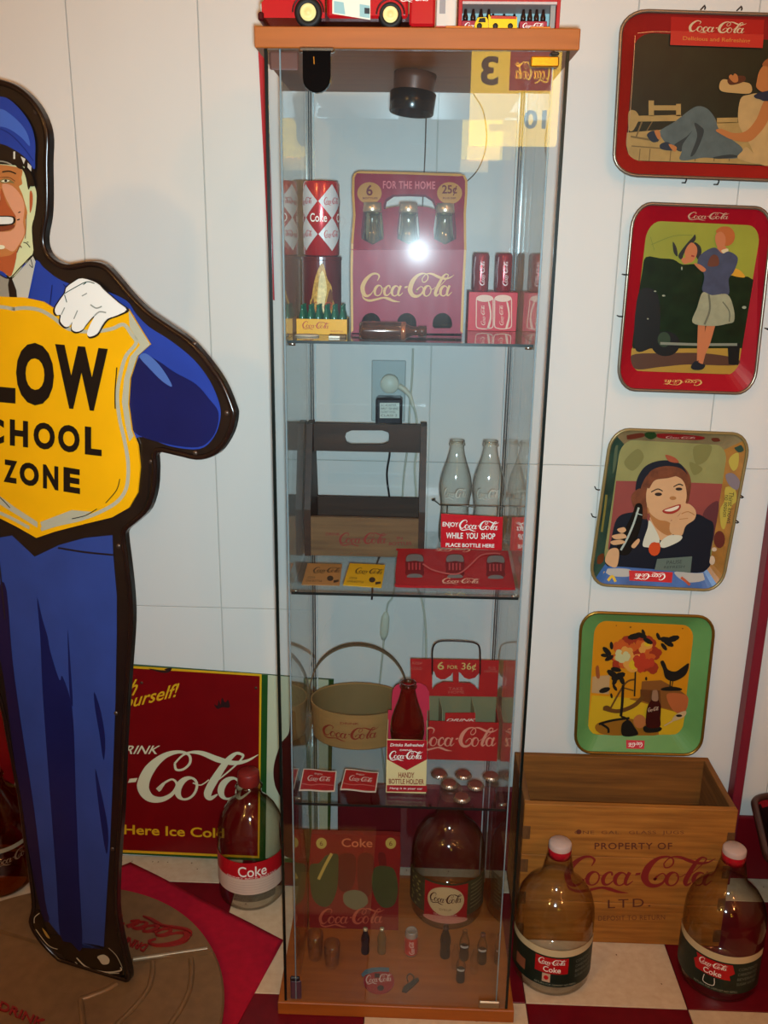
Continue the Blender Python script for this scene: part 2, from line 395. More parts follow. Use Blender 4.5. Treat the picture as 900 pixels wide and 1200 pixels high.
# lock: black rounded tongue below a chrome bracket
lk = MB(); q = [F0.px(x, y) for x, y in [(355.5, 61), (388, 61), (388, 92)]]+[F0.px(371.8+16.2*math.cos(a), 93+17*math.sin(a)) for a in [i*PI/10 for i in range(0, 11)]]
lk.prism(q, (0, -.008, 0), mat('#0a0808', .12)); lk = lk.build('lock_plate', cab, 'black rounded lock tongue at the top left of the door')
MB().tube([F0.px(368.5, 68, .009), F0.px(369, 77, .009)], .0011, mat('#b98a3a', .3, 1)).build('keyhole', lk)
plate('lock_bracket', 350, 54.5, 392, 61, -.006, .0035, CHR)
plate('hinge_corner_plate', 316, 60.5, 350, 82, .010, .0125, mat('#6a4036', .35), 'brown plate painted as a reflection of the top board')  # brown colour stands in for wood reflected at the hinge corner
plate('hinge_corner_plate', 621.5, 65.5, 656, 78.5, -.003, .0035, mat('#e0a83a', .22, .85), 'top hinge plate painted with a yellow reflection')  # yellow tone is a reflection painted into the metal
plate('hinge_clip', 645, 60, 656, 65, -.002, .010, mat('#2a2522', .3))
plate('hinge_corner_plate', 340.5, 1150, 353, 1172, .0095, .014, mat('#5c3440', .35), 'purple-brown bottom hinge plate')
plate('hinge_pad', 340, 1146, 351, 1151, .0095, .016, BLACK)
plate('hinge_corner_plate', 561, 1175, 586, 1182, -.002, .0035, mat('#8a7358', .3, .5), 'dull metal bottom hinge plate')
# spot lamp under the top board
sp = thing('spot_lamp', 'dark brown spotlight hanging inside the top of the cabinet', 'lamp', (0, .15, 1.604))
ax = Matrix.Rotation(math.radians(5), 3, 'Y') @ Matrix.Rotation(math.radians(-4), 3, 'X')
MB().lathe([(0, 0), (.0320, 0), (.0312, -.010), (.0290, -.034), (.0285, -.037), (0, -.037)], (-.001, .15, 1.5985), mat('#5a3526', .35, .2), 32, axis=ax).build('lamp_housing', sp)
cl = MB().lathe([(.0, -.026), (.0335, -.026), (.0345, -.027), (.0332, -.054), (.0325, -.055), (.029, -.054), (.026, -.044), (0, -.042)], (-.001, .15, 1.5985), mat('#120b0a', .22), 36, axis=ax).build('lamp_collar', sp)
# ================================================================ outlet, plugs and cords behind the cabinet
WQ = PY(WALL)
ot = thing('outlet_plate', 'clear plastic outlet plate on wall behind upper shelf', 'outlet', (-.04, WALL, 1.08))
a, b = WQ.px(435, 493), WQ.px(476, 422)
box('cover_plate', ot, (a.x, WALL-.006, a.z), (b.x, WALL-.0005, b.z), mat('#aeb4b0', .25), .002)
pg = thing('round_plug', 'round white plug in the outlet above the black adapter', 'plug', WQ.px(457, 448))
c = WQ.px(457, 448)
MB().lathe([(0, -.0), (.0178, 0), (.0178, -.020), (.0162, -.024), (0, -.024)], (c.x, WALL-.0065, c.z), mat('#d6d3bf', .4), 32, axis=Matrix.Rotation(-PI/2, 3, 'X')).build('plug_body', pg)
MB().tube([WQ.px(x, y, .016) for x, y in [(467.5, 451), (474, 455), (480.5, 462), (484.5, 475)]], [.006, .0055, .0045, .003], mat('#cfcab4', .4)).build('strain_relief', pg)
MB().tube([WQ.px(x, y, .010) for x, y in spline([(484.5, 475), (488, 490), (489, 520), (486, 548), (488, 600), (480, 660), (494, 700), (499, 740), (498, 800), (492, 860)], 6, False)], .0023, mat('#b9b9a6', .5)).build('plug_cord', pg)
ad = thing('power_adapter', 'black power adapter with white printed label below round plug', 'adapter', WQ.px(456, 480))
a, b = WQ.px(441, 496), WQ.px(472, 462.5)
box('adapter_body', ad, (a.x, WALL-.045, a.z), (b.x, WALL-.0065, b.z), mat('#15101a', .35), .004)
P = PY(WALL-.0455); mb = MB()
art(mb, P, [(mat('#cfd2c4', .5), [rect(445, 472, 468, 490)]), (mat('#4c5048', .6), sum([fit(text(t), (446.5, y+2.6), (446.5+wd, y+2.6), (446.5, y)) for t, y, wd in (('AC ADAPTER', 473.5, 18), ('INPUT 120V 60HZ', 477.5, 20), ('OUTPUT 12V DC', 481.5, 17), ('CLASS 2', 485.5, 19))], []))], .0003)
mb.build('printed_label', ad)
MB().tube([WQ.px(x, y, .012) for x, y in spline([(457, 496), (457, 528), (454, 548), (454, 562), (457, 586), (458, 615), (440, 664), (436, 700)], 6, False)], .0021, BLACK).build('adapter_cord', ad)
sw = thing('lamp_cord', 'thin pale lamp cord with inline switch behind cabinet', 'cord', WQ.px(452, 725))
PC = mat('#b4b3a2', .5)
MB().tube([WQ.px(x, y, .004) for x, y in spline([(484, 408), (483, 440), (480, 480), (478, 520), (473, 560), (470, 610), (462, 690), (455, 706), (453, 716)], 6, False)], .0021, PC).build('cord_run', sw)
MB().lathe([(0, -.032), (.004, -.031), (.0085, -.02), (.0095, 0), (.0085, .02), (.004, .031), (0, .032)], WQ.px(451, 731, .012), mat('#c2c2ae', .4), 20, axis=Matrix.Rotation(math.radians(4), 3, 'Y') @ Matrix.Diagonal((1, .8, 1)).to_3x3()).build('inline_switch', sw)
MB().tube([WQ.px(x, y, .004) for x, y in spline([(450, 746), (449, 760), (446, 790), (443, 830), (450, 900), (452, 935), (461, 950), (471, 945), (474, 980), (477, 1010)], 6, False)], .0021, PC).build('cord_run', sw)
bc = thing('brown_cord', 'thin brown cord hanging down wall behind spotlight', 'cord', WQ.px(500, 60))
BC = mat('#5d4436', .6)
MB().tube([WQ.px(x, y, .003) for x, y in spline([(502, 40), (500, 90), (499, 150), (497, 205), (492, 300), (488, 395)], 5, False)], .0012, BC).build('cord_run', bc)
MB().tube([WQ.px(x, y, .003) for x, y in spline([(546, 60), (553, 105), (566, 130), (570, 165), (562, 195), (545, 214), (524, 222)], 6, False)], .0011, BC).build('cord_run', bc)
# narrow red pennant hanging on the wall, its edge showing left of the cabinet
pn = MB(); pn.prism([WQ.px(*p, .004) for p in [(302.5, 52), (313, 52), (322, 352), (317.5, 350)]], (0, .003, 0), mat('#b8222a', .6)); tag(pn.build('red_banner'), 'narrow red strip hanging on wall along left cabinet edge', 'banner')
# ================================================================ floor things
# magenta cloth
B = MB(); nx = 22
A, Bc, Cc, D, E = V((-.61, .403)), V((-.231, .181)), V((-.385, -.42)), V((-1.0, -.47)), V((-1.02, .085))
def clothz(x, y): return .0030+.001*math.sin(x*31+y*17)+.0008*math.sin(y*43-x*11)
pts = []
for p, q in ((A, Bc), (Bc, Cc), (Cc, D), (D, E), (E, A)):
    for k in range(10): pts.append(p.lerp(q, k/10))
cen = V((-.65, -.05)); rings = []
for f in (1, .97, .8, .5, .2): rings.append([V((*(cen+(p-cen)*f), clothz(*(cen+(p-cen)*f)) if f > .85 else .0036)) for p in pts])
rings.insert(0, [V((p.x, p.y, .0003)) for p in pts])
B.rings(rings, mat('#aa0a2c', .85, 0, .12, 60, .1), caps=True, smooth=True)
tag(B.build('table_cloth'), 'crumpled magenta red cloth lying under the round metal base', 'cloth')
# cast round base
DC = V((-.65, -.05, 0)); DR = .34
bs = thing('cast_plinth', 'round grey cast metal base with raised red script under policeman sign', 'base', (DC.x, DC.y, .004))
CAST = mat('#826444', .42, .25, .10, 45, .12)
MB().lathe([(0, .0062), (DR-.006, .0062), (DR, .010), (DR, .017), (DR-.004, .020), (0, .020)], (DC.x, DC.y, 0), CAST, 96, smooth=False).build('disc', bs)
P0 = PZ(.024).zoom(0, 1000, 3.214)
up = [P0.px(x, y) for x, y in [(490, 405), (838, 370)]]
# raised part behind the step line (and behind the sign's foot)
d = (up[1]-up[0]).normalized()
hp = [V((DC.x+(DR-.005)*math.cos(2*PI*k/180), DC.y+(DR-.005)*math.sin(2*PI*k/180), .0201)) for k in range(180)]
hp = clip(hp, up[0], (-d.y, d.x)); hp = clip(hp, (-.504+.006, .04+.022), (math.sin(math.radians(17)), math.cos(math.radians(17))))
MB().prism(hp, (0, 0, .009), CAST).build('raised_half', bs)
for q_ in ([(300, 545), (350, 528), (400, 508), (440, 485)], [(575, 404), (573, 450), (555, 510), (505, 575), (440, 640), (400, 690)], [(718, 392), (722, 440), (712, 510), (680, 580), (640, 640), (590, 720)], [(303, 545), (308, 600), (314, 660), (320, 740)]):
    MB().tube([P0.px(x, y, -.0045) for x, y in spline(q_, 6, False)], .0055, CAST).build('ridge', bs)
MB().tube([up[0]+V((.006, .001, .0025)), up[1]+V((-.030, .003, .0025))], .0042, mat('#a3947c', .35, .35)).build('step_highlight', bs)  # lighter ridge added to paint the highlight along the step
PU = PZ(.0292).zoom(0, 1000, 3.214)
REDP = mat('#8c1d1c', .35, .1)
def relief(polys, pl, h, m, name, par, d=.0003):
    b = MB()
    for q in polys:
        pts = [pl.px(p[0], p[1], d) for p in q]; n = len(pts); dv = pl.n*(h+(q[0][2]*2e-5 if len(q[0]) > 2 else 0))
        b.add(pts+[p+dv for p in pts], [tuple(range(n, 2*n))]+[(i, (i+1) % n, n+(i+1) % n, n+i) for i in range(n)], m)
    return b.build(name, par)
relief(fit(LOGO, (752, 300), (250, 160), (650, 372)), PU, .005, REDP, 'raised_script', bs)
relief(fit(text('DRINK IN BOTTLES', .02), (560, 348), (300, 245), (540, 374)), PU, .003, REDP, 'raised_lettering', bs)
PD = PZ(.0202).zoom(0, 1000, 3.214)
relief(fit(text('DRINK', .02), (-8, 590), (160, 662), (6, 560)), PD, .003, REDP, 'raised_lettering', bs)
# ---- red enamel wall sign
SG = PY(.4195); s = SG.zoom(140, 760, 4.39)
GRN = mat('#1d4a1c', .35, 0, .1, 20); SRED = mat('#74090e', .32, 0, .08, 14); SYEL = mat('#d8a31c', .4); SCRM = mat('#d9d2ae', .4)
sg = thing('enamel_sign', 'red enamel wall sign with green border and white script leaning on wall', 'sign', (-.5, .42, 0))
q = [SG.px(x, y) for x, y in [(-150, 757), (391, 797), (386, 1013), (-150, 986)]]
for p in q: p.z = max(p.z, .001)
MB().prism(q, (0, .006, 0), GRN).build('panel', sg)
mb = MB()
def L4(x0, y0, x1, y1, dy): return [(x0, y0), (x1, y0+dy), (x1, y1+dy*.75), (x0, y1)]
red_out = [(-1100, 15), (732, 131), (720, 1078), (-1100, 1000)]
art(mb, s, [(SYEL, [red_out]), (SRED, [[(-1080, 30), (722, 141), (711, 1066), (-1080, 985)]]),
            (mat('#b9bd9f', .4), [[(764, 135), (1076, 160), (1070, 1075), (752, 1078)]]),
            (mat('#3a0f0e', .35), [sm((880, 330), (905, 330), (915, 440), (960, 560), (975, 720), (955, 800), (975, 900), (960, 1060), (845, 1060), (822, 900), (842, 800), (800, 700), (795, 600), (830, 490), (872, 430))])])
art(mb, s, [(SCRM, fit(LOGO, (-545, 838), (702, 838), (-530, 520))), (SCRM, fit(text('DRINK', .01, .35), (-30, 540), (207, 540), (-25, 497))),
            (SYEL, fit(text('Sold Here Ice Cold', .02), (-160, 945), (540, 972), (-160, 895)))], .0018)
art(mb, s, [(SYEL, fit(text('Refresh', .012, .4), (-190, 250), (85, 240), (-170, 165))), (SYEL, fit(text('yourself!', .012, .4), (-35, 345), (312, 262), (-38, 258))),
            (mat('#2a0808', .6), [sm((488, 285), (505, 290), (512, 262), (522, 285), (528, 250), (545, 275), (560, 262), (568, 300), (530, 300), (505, 308))]), (mat('#241008', .8), [sm((150, 100), (240, 112), (232, 104), (270, 96), (260, 116), (225, 122))])], .0016)
mb.build('printed_face', sg)
for u, v in ((166, 800), (300, 806)):
    c = SG.px(u, v); MB().lathe([(0, -.0026), (.003, -.0018), (.004, 0)], c, mat('#4a2a18', .6), 10, axis=Matrix.Rotation(-PI/2, 3, 'X')).build('screw', sg)
# ---- jugs
def jug_prof(k=1.0): return [(0, 0), (.058, 0), (.069, .004), (.0742, .014), (.0747, .11), (.0745, .142), (.0725, .162), (.067, .180), (.057, .196), (.0445, .208), (.0345, .218), (.029, .230), (.0262, .246), (.0235, .260), (.0212, .270), (.0205, .276), (0, .276)]
CAPW = mat('#b79a8e', .45); CAPR = mat('#a51220', .3); DKG = mat('#17241a', .45, 0, .2, 60)
def floor_jug(loc, label, off, tear):
    j = thing('glass_jug', label, 'jug', loc, 'gallon jugs in front of the wooden crate')
    MB().lathe(jug_prof(), loc, G_JUG, 48).build('glass_body', j)
    c = MB().lathe([(0, .293), (.019, .293), (.0212, .290), (.0212, .281)], loc, CAPW, 28); c.lathe([(.0213, .281), (.0218, .278), (.0213, .264), (.0205, .264)], loc, CAPR, 28); c.build('cap', j)
    fa = face_cam(loc)+off; lb = MB(); R = .0748
    g = lambda x0, z0, x1, z1: [(x0, z0), (x1, z0), (x1, z1), (x0, z1)]
    wrap(lb, [g(-.105, .030, .105, .098)], loc, R, fa, DKG)
    wrap(lb, [g(-.105, .098, .105, .113)], loc, R, fa, mat('#c9b489', .5))
    if tear: wrap(lb, [[(-.030, .062), (.034, .060), (.031, .070), (.040, .076), (.034, .095), (-.032, .095), (-.029, .086), (-.036, .078)]], loc, R, fa, RED, .001)
    else: wrap(lb, [g(-.031, .060, .031, .095)], loc, R, fa, RED, .001)
    wrap(lb, boxfit(LOGO, -.025, .078, .026, .093), loc, R, fa, WHITE, .0014)
    wrap(lb, boxfit(text('Coke', .01), -.015, .0635, .017, .0755), loc, R, fa, WHITE, .0014)
    wrap(lb, [g(-.016, .040, -.001, .059)], loc, R, fa, mat('#c4a58a', .5), .001) if not tear else wrap(lb, stroke([(-.012, .058), (-.012, .042), (.006, .042), (.006, .058)], .0012), loc, R, fa, WHITE, .001)
    if not tear: wrap(lb, [ell(-.0085, .050, .0045, .005, 14)], loc, R, fa, RED2, .0014)
    wrap(lb, [g(-.078, .044, -.052, .068)] if not tear else [], loc, R, fa, mat('#8f5236', .55), .001)
    for k, t in enumerate(('CONTENTS', 'CARBONATED', 'BEVERAGE', 'SUGAR WATER')): wrap(lb, boxfit(text(t), .046, .082-k*.011, .088, .088-k*.011), loc, R, fa, mat('#6e7465', .6), .001)
    wrap(lb, boxfit(text('RETURN FOR DEPOSIT NO REFILL'), -.03, .033, .05, .037), loc, R, fa, mat('#8d917c', .6), .001)
    lb.build('paper_label', j)
    return j
floor_jug(V((.300, .131, 0)), 'glass gallon jug with red and black label standing nearest the cabinet', .03, False)
floor_jug(V((.622, .131, 0)), 'glass gallon jug with torn red label at right end of crate', -.12, True)
def big_bottle(loc, label, tint, cap, lab):
    j = thing('glass_bottle', label, 'bottle', loc)
    MB().lathe([(0, 0), (.05, 0), (.062, .003), (.069, .012), (.070, .02), (.070, .15), (.0685, .172), (.063, .194), (.052, .215), (.039, .231), (.030, .240), (.0265, .248), (.026, .262), (.0285, .265), (.026, .269), (.0225, .272), (.022, .285), (0, .285)], loc, tint, 44).build('glass_body', j)
    c = MB().lathe([(0, .300), (.020, .300), (.0225, .297), (.0235, .275), (.0228, .272)], loc, cap, 26); c.build('cap', j)
    fa = face_cam(loc)+.0; lb = MB(); R = .0704; lab(lb, loc, R, fa)
    lb.build('printed_band', j)
def band_a(lb, loc, R, fa):
    W2 = 2.0*R
    wrap(lb, [[(-W2, .088), (W2, .088), (W2, .128), (-W2, .128)]], loc, R, fa, mat('#b5161f', .4))
    wrap(lb, [[(-W2, .050), (W2, .050), (W2, .088), (-W2, .088)]], loc, R, fa, mat('#cdb5a2', .5))
    wrap(lb, boxfit(text('Coke', .01), -.030, .094, .030, .119), loc, R, fa+.02, WHITE, .001)
    wrap(lb, boxfit(text('MONEY BACK BOTTLE'), -.055, .089, .055, .0925), loc, R, fa, WHITE, .001)
    for k in range(5): wrap(lb, [[(-.05, .080-k*.006), (.05, .080-k*.006), (.05, .0808-k*.006), (-.05, .0808-k*.006)]], loc, R, fa, mat('#b3968a', .6), .001)
def band_b(lb, loc, R, fa):
    wrap(lb, [[(-.06, .118), (.06, .118), (.06, .128), (-.06, .128)], ], loc, R, fa, mat('#9a8c72', .5))
    wrap(lb, boxfit(LOGO, -.02, .085, .075, .112), loc, R, fa, mat('#86644a', .5), .001)
big_bottle(V((-.318, .322, 0)), 'clear glass bottle with red Coke band left of the cabinet base', G_CLEAR, mat('#7d211c', .4), band_a)
big_bottle(V((-.872, .330, 0)), 'glass bottle with brown soda half hidden behind policeman sign', G_AMBER, mat('#8a1a1a', .35), band_b)
# ---- wooden crate
WC = wood('#ac6c28', '#86501a', 7, (1.0, 10, 14), .7, .35); WD = wood('#86562a', '#65401d', 7, (10, 1.0, 14), .75, .35); WI = wood('#8a541e', '#663c14', 6, (1, 10, 14), .75, .3)
cr = thing('wooden_crate', 'open wooden crate stamped with red script below the green tray', 'crate', (.445, .31, 0))
X0, X1, Y0, Y1, ZT = .241, .651, .2075, .3965, .320
zs = [0, .098, .205, ZT]
for k in range(3): box('plank', cr, (X0, Y0, zs[k]+.0007), (X1, Y0+.013, zs[k+1]-.0007), WC, .0012)
for k in range(3): box('plank', cr, (X0, Y1-.013, zs[k]+.0007), (X1, Y1, zs[k+1]-.0007), WI, .0012)
for xa in (X0, X1-.013):
    for k in range(3): box('plank', cr, (xa+.0005, Y0+.0135, zs[k]+.0007), (xa+.0125, Y1-.0135, zs[k+1]-.0007), WD, .0012)
for k in range(3): box('bottom_board', cr, (X0+.0135, Y0+.014+k*.057, .004), (X1-.0135, Y0+.069+k*.057, .014), WI, .001)
for xa in (X0-.0006, X1-.0145):
    for k in range(8):
        if k % 2 == 0: box('finger_joint', cr, (xa, Y0-.0008, .012+k*.038), (xa+.015, Y0+.0130, .012+k*.038+.030), wood('#6e4520', '#553417', 20, (6, 6, 2), .8, .3), .0008)
CF = PY(Y0).zoom(580, 870, 2.8125); mb = MB(); INK = mat('#7c1c18', .7); INK2 = mat('#6b3a20', .8); INK3 = mat('#5c2a1a', .75)
art(mb, CF, [(INK, fit(LOGO, (228, 497), (728, 497), (228, 372))), (INK3, fit(text('PROPERTY OF', .015, 0, 1.15), (328, 352), (584, 352), (328, 330))),
             (INK3, fit(text('LTD.', .0, 0, 1.3), (372, 546), (512, 540), (372, 518))), (INK2, fit(text('ONE  GAL.  GLASS  JUGS', .0, 0, 1.1), (262, 304), (622, 304), (262, 290))),
             (INK2, fit(text('DEPOSIT TO RETURN', 0, 0, 1.1), (340, 586), (560, 582), (340, 570))), (INK3, [ell(276, 293, 9, 8, 10)])], .0004)
mb.build('stamped_lettering', cr)
# ---- dark bottle tub at the right edge, red baseboard behind it
setting(MB().box((.7355, WALL-.012, 0), (1.6, WALL, .16), mat('#7a0b16', .4), .003).build('baseboard_right'))
tb = thing('bottle_tub', 'dark rimmed tub holding bottles at lower right by wall', 'tub', (.94, .30, 0))
DRK = mat('#241010', .4); RIM = mat('#4a2820', .35, .3)
def tubring(Q, z, n=8):
    c = []
    for i in range(4):
        p0, p1, p2 = V(Q[i-1]), V(Q[i]), V(Q[(i+1) % 4])
        for k in range(n+1): t = k/n; a_ = p1.lerp(p0, .16); b_ = p1.lerp(p2, .16); q = a_.lerp(p1, t).lerp(p1.lerp(b_, t), t); c.append(V((q.x, q.y, z)))
    return c
QT = [(.760, .408), (.708, .172), (1.12, .13), (1.16, .408)]; QB = [(.85, .385), (.83, .21), (1.07, .19), (1.09, .385)]
def shrink(Q, d): c = V((sum(p[0] for p in Q)/4, sum(p[1] for p in Q)/4)); return [tuple(V(p)+(c-V(p)).normalized()*d) for p in Q]
MB().rings([tubring(QB, .002), tubring(QT, .222), tubring(shrink(QT, .006), .222), tubring(shrink(QB, .006), .008)], DRK, caps=True).build('tub_body', tb)
MB().tube(tubring(QT, .224), .0075, RIM, 8, True).build('rolled_rim', tb)
MB().rings([tubring(shrink(QT, .012), .205), tubring(shrink(QT, .0065), .2215)], mat('#8f1820', .4)).build('red_lining', tb)
SODA = mat('#150808', .15); tcap = mat('#b01820', .35, .2); tp = None
for (dx, dy), wh in zip(((.905, .345), (.875, .27), (.955, .295), (1.0, .340), (.94, .235), (1.04, .27)), ('at the back left', 'at the left', 'in the middle', 'at the back', 'at the front', 'at the right')):
    c = V((dx, dy, .009))
    if tp is None:
        tp = o = thing('soda_bottle', 'x', 'bottle', c, 'bottles in the tub at lower right')
        MB().lathe([(0, 0), (.024, 0), (.0265, .006), (.027, .10), (.026, .17), (.021, .21), (.015, .24), (.0125, .27), (0, .27)], c, SODA, 20).build('bottle_body', o)
        MB().lathe([(0, .279), (.0135, .279), (.0155, .274), (.0158, .266), (.0125, .266)], c, tcap, 20).build('cap', o)
    else: o = copy_tree(tp); o.location = c
    o['label'] = 'dark capped soda bottle standing %s of the tub at lower right' % wh
for (x, y, rot), nm in zip(((.80, .33, .5), (.775, .245, -.3)), ('nearest the wall', 'nearest the jug')):
    c = V((x, y, .0)); d_ = V((math.cos(rot), math.sin(rot), 1.1)).normalized(); zb_ = .155 if y > .3 else .15
    o = thing('soda_can', 'red drink can leaning inside the dark tub, %s' % nm, 'can', V((x+.055, y, .17)))
    MB().lathe([(0, 0), (.024, 0), (.027, .004), (.027, .09), (.024, .096), (0, .096)], V((x+.04, y, .135)), mat('#a3141c', .3, .2), 26, axis=Matrix.Rotation(-.25, 3, 'Y')).build('can_body', o)
# ================================================================ on top of the cabinet
ZT = 1.63
tk = thing('toy_truck', 'red toy delivery truck with cream wheels on cabinet top', 'toy truck', (-.094, .045, ZT))
TRD = mat('#b3121a', .25, coat=.5); TDK = mat('#3a0a0e', .35); TIRE = mat('#15110f', .6); HUB = mat('#e3d08a', .45)
Yn, Yf = .008, .090
pt = PY(Yn).px
def xz(u, v): p = pt(u, v); return p.x, p.z
b = MB(); b.box((-.150, Yn+.012, ZT+.010), (.018, Yf-.012, ZT+.020), TDK); b.build('chassis', tk)
b = MB(); prof = [(-.206, .012), (-.206, .030), (-.200, .036), (-.176, .040), (-.168, .075), (-.160, .082), (-.122, .082), (-.122, .012)]
b.prism([(x, Yn+.002, ZT+z) for x, z in prof], (0, Yf-Yn-.004, 0), TRD); cabn = b.build('cab', tk)
b = MB(); b.prism([(x, Yn+.0012, ZT+z) for x, z in [(-.166, .045), (-.160, .076), (-.135, .076), (-.135, .045)]], (0, .002, 0), mat('#6b6250', .15)); b.build('side_window', cabn)
b = MB(); b.prism([(-.1765, y, ZT+.043) for y in (Yn+.008, Yf-.008)]+[(-.1695, y, ZT+.074) for y in (Yf-.008, Yn+.008)], (-.0015, 0, 0), mat('#6b6250', .15)); b.build('windshield', cabn)
b = MB(); b.box((-.211, Yn, ZT+.008), (-.203, Yf, ZT+.019), mat('#4c1216', .25, .4), .002); b.build('bumper', tk)
for y in (Yn+.014, Yf-.014): MB().lathe([(0, .004), (.005, .003), (.006, 0)], (-.206, y, ZT+.027), mat('#d9dccb', .15, .3), 14, axis=Matrix.Rotation(-PI/2, 3, 'Y')).build('headlight', cabn)
b = MB(); b.box((-.119, Yn, ZT+.012), (-.012, Yf, ZT+.085), TRD, .003); body = b.build('cargo_body', tk)
b = MB(); b.box((-.010, Yn, ZT+.003), (.024, Yf, ZT+.085), TRD, .003); b.build('rear_body', tk)
b = MB(); P = PY(Yn); z = P.zoom(300, 0, 4.09)
art(b, z, [(mat('#d9d6c4', .4), [[(366, -90), (548, -75), (548, 96), (366, 66)]]), (mat('#8fb3b4', .4), [[(374, 5), (420, 12), (428, 70), (374, 62)], [(497, 20), (545, 28), (545, 88), (497, 80)]]), (mat('#2b2c30', .4), [[(520, 38), (545, 40), (545, 68), (520, 66)]])], .0005)
art(b, z, [(WHITE, fit(LOGO, (690, 8), (830, 14), (690, -32)))], .0005)
b.build('side_decal', body)
def wheel(c, r, y, hub):
    w_ = MB().lathe([(0, -.004), (hub, -.004), (r*.62, -.0055), (r-.002, -.0055), (r, -.003), (r, .004), (r-.002, .0055), (0, .0055)], (c[0], y, c[1]), TIRE, 32, axis=Matrix.Rotation(-PI/2, 3, 'X')).build('wheel', tk)
    MB().lathe([(0, -.0066), (hub*.3, -.0066), (hub*.35, -.0058), (hub*.8, -.0052), (hub, -.0064), (hub, -.003)], (c[0], y, c[1]), HUB, 28, axis=Matrix.Rotation(-PI/2, 3, 'X')).build('hub_cap', w_)
xa = xz(361, 12)[0]; xb = xz(457.5, 22)[0]
for y in (Yn+.005, Yf-.005):
    wheel((xa, ZT+.0185), .0185, y, .0105); wheel((xb, ZT+.0165), .0165, y, .0098)
for xc, zc, r in ((xa, ZT+.0185, .0205), (xb, ZT+.0165, .0185)):
    MB().tube([(xc+r*math.cos(a), Yn-.0005, zc+r*math.sin(a)) for a in [PI*i/16 for i in range(17)]], .0012, TDK).build('wheel_arch', tk)
# bottle diorama in a red frame
dx = thing('shadow_box', 'red framed shadow box of tiny bottle cartons on cabinet top', 'shadow box', (.123, .06, ZT))
x0, x1, yF, yB = .0555, .191, .030, .085; FR = mat('#a81c1c', .4)
for a, bb in (((x0, yF, ZT), (x0+.005, yB, ZT+.12)), ((x1-.005, yF, ZT), (x1, yB, ZT+.12))): box('frame_side', dx, a, bb, FR, .0006)
box('frame_bottom', dx, (x0+.005, yF, ZT), (x1-.005, yB, ZT+.003), FR, .0005); box('frame_top', dx, (x0+.005, yF, ZT+.115), (x1-.005, yB, ZT+.12), FR, .0005)
box('back_board', dx, (x0+.005, yB-.003, ZT+.003), (x1-.005, yB, ZT+.115), mat('#93b2b3', .6)); 
a = PY(yF).px(560, 3.5)
box('shelf', dx, (x0+.005, yF, a.z-.0012), (x1-.005, yB-.003, a.z+.002), mat('#b9a6a0', .5)); box('shelf', dx, (x0+.005, yF+.001, a.z+.002), (x1-.005, yB-.003, a.z+.005), FR)
box('inner_post', dx, (x1-.0125, yF+.004, ZT+.003), (x1-.006, yF+.012, a.z-.0014), mat('#8d8780', .5))
CRT = mat('#9a2230', .5)
for (u0, u1), z0 in (((541, 577), .0032), ((609, 641), .0032)):
    X = [PY(yF+.006).px(u, 30).x for u in (u0, u1)]
    k = thing('tiny_carton', 'tiny dark red bottle carton at %s inside shadow box' % ('left' if u0 < 600 else 'right'), 'carton', ((X[0]+X[1])/2, yF+.012, ZT+z0), 'tiny cartons in the shadow box')
    box('carton_body', k, (X[0], yF+.0062, ZT+z0), (X[1], yF+.022, ZT+z0+.0125), CRT, .0004)
    b = MB(); Pq = PY(yF+.0062); c0 = Pq.px(u0, 30)
    lz = boxfit(LOGO, X[0]+.004, ZT+z0+.003, X[1]-.004, ZT+z0+.0105)
    for q in lz: b.add([(p[0], yF+.0059-(p[2] if len(p) > 2 else 0)*1e-5, p[1]) for p in q], [list(range(len(q)))], WHITE)
    b.build('lettering', k)
    for r in range(4):
        cx = X[0]+.005+r*(X[1]-X[0]-.010)/3
        o = thing('tiny_bottle', 'tiny black bottle, %s from left in the %s tiny carton of shadow box' % (('first', 'second', 'third', 'fourth')[r], 'left' if u0 < 600 else 'right'), 'bottle', (cx, yF+.013, ZT+z0+.0128), 'tiny bottles in the shadow box')
        MB().lathe([(0, 0), (.0034, 0), (.0036, .006), (.0022, .0105), (.0016, .0155), (0, .0155)], (cx, yF+.013, ZT+z0+.0126), mat('#2b1712', .25), 10).build('bottle_body', o)
for cx, wh in [(PY(yF+.03).px(u, 20).x, n_) for u, n_ in ((578, 'first'), (591, 'second'), (603, 'third'), (614, 'fourth'))]:
    o = thing('tiny_bottle', 'tiny black bottle, %s from left behind the yellow toy truck in shadow box' % wh, 'bottle', (cx, yF+.034, ZT+.0031), 'tiny bottles in the shadow box')
    MB().lathe([(0, 0), (.0038, 0), (.004, .014), (.0022, .0205), (.0016, .027), (0, .027)], (cx, yF+.034, ZT+.0031), mat('#2b1712', .25), 10).build('bottle_body', o)
# little yellow truck
yt = thing('toy_truck', 'tiny yellow toy truck in front of the red shadow box', 'toy truck', (.105, .014, ZT)); YT = mat('#e8b70a', .35)
P = PY(.008); z = P.zoom(480, 0, 4.286); g = lambda u, v: z.px(u, v)
def fl(pts, y0, y1, m, name, par):
    q = [g(*p) for p in pts]
    for p in q: p.y = y0; p.z = max(p.z, ZT+.0016)
    return MB().prism(q, (0, y1-y0, 0), m).build(name, par)
c_ = fl([(326, 143), (328, 118), (342, 88), (386, 86), (394, 100), (394, 144)], .008, .024, YT, 'cab', yt)
fl([(344, 112), (352, 92), (380, 90), (382, 112)], .0074, .0079, BLACK, 'side_window', c_)
bd = fl([(400, 144), (400, 82), (540, 86), (540, 146)], .008, .024, YT, 'cargo_body', yt)
fl([(408, 79), (536, 83), (536, 96), (408, 94)], .0072, .0078, mat('#b3331f', .4), 'cargo_load', bd)
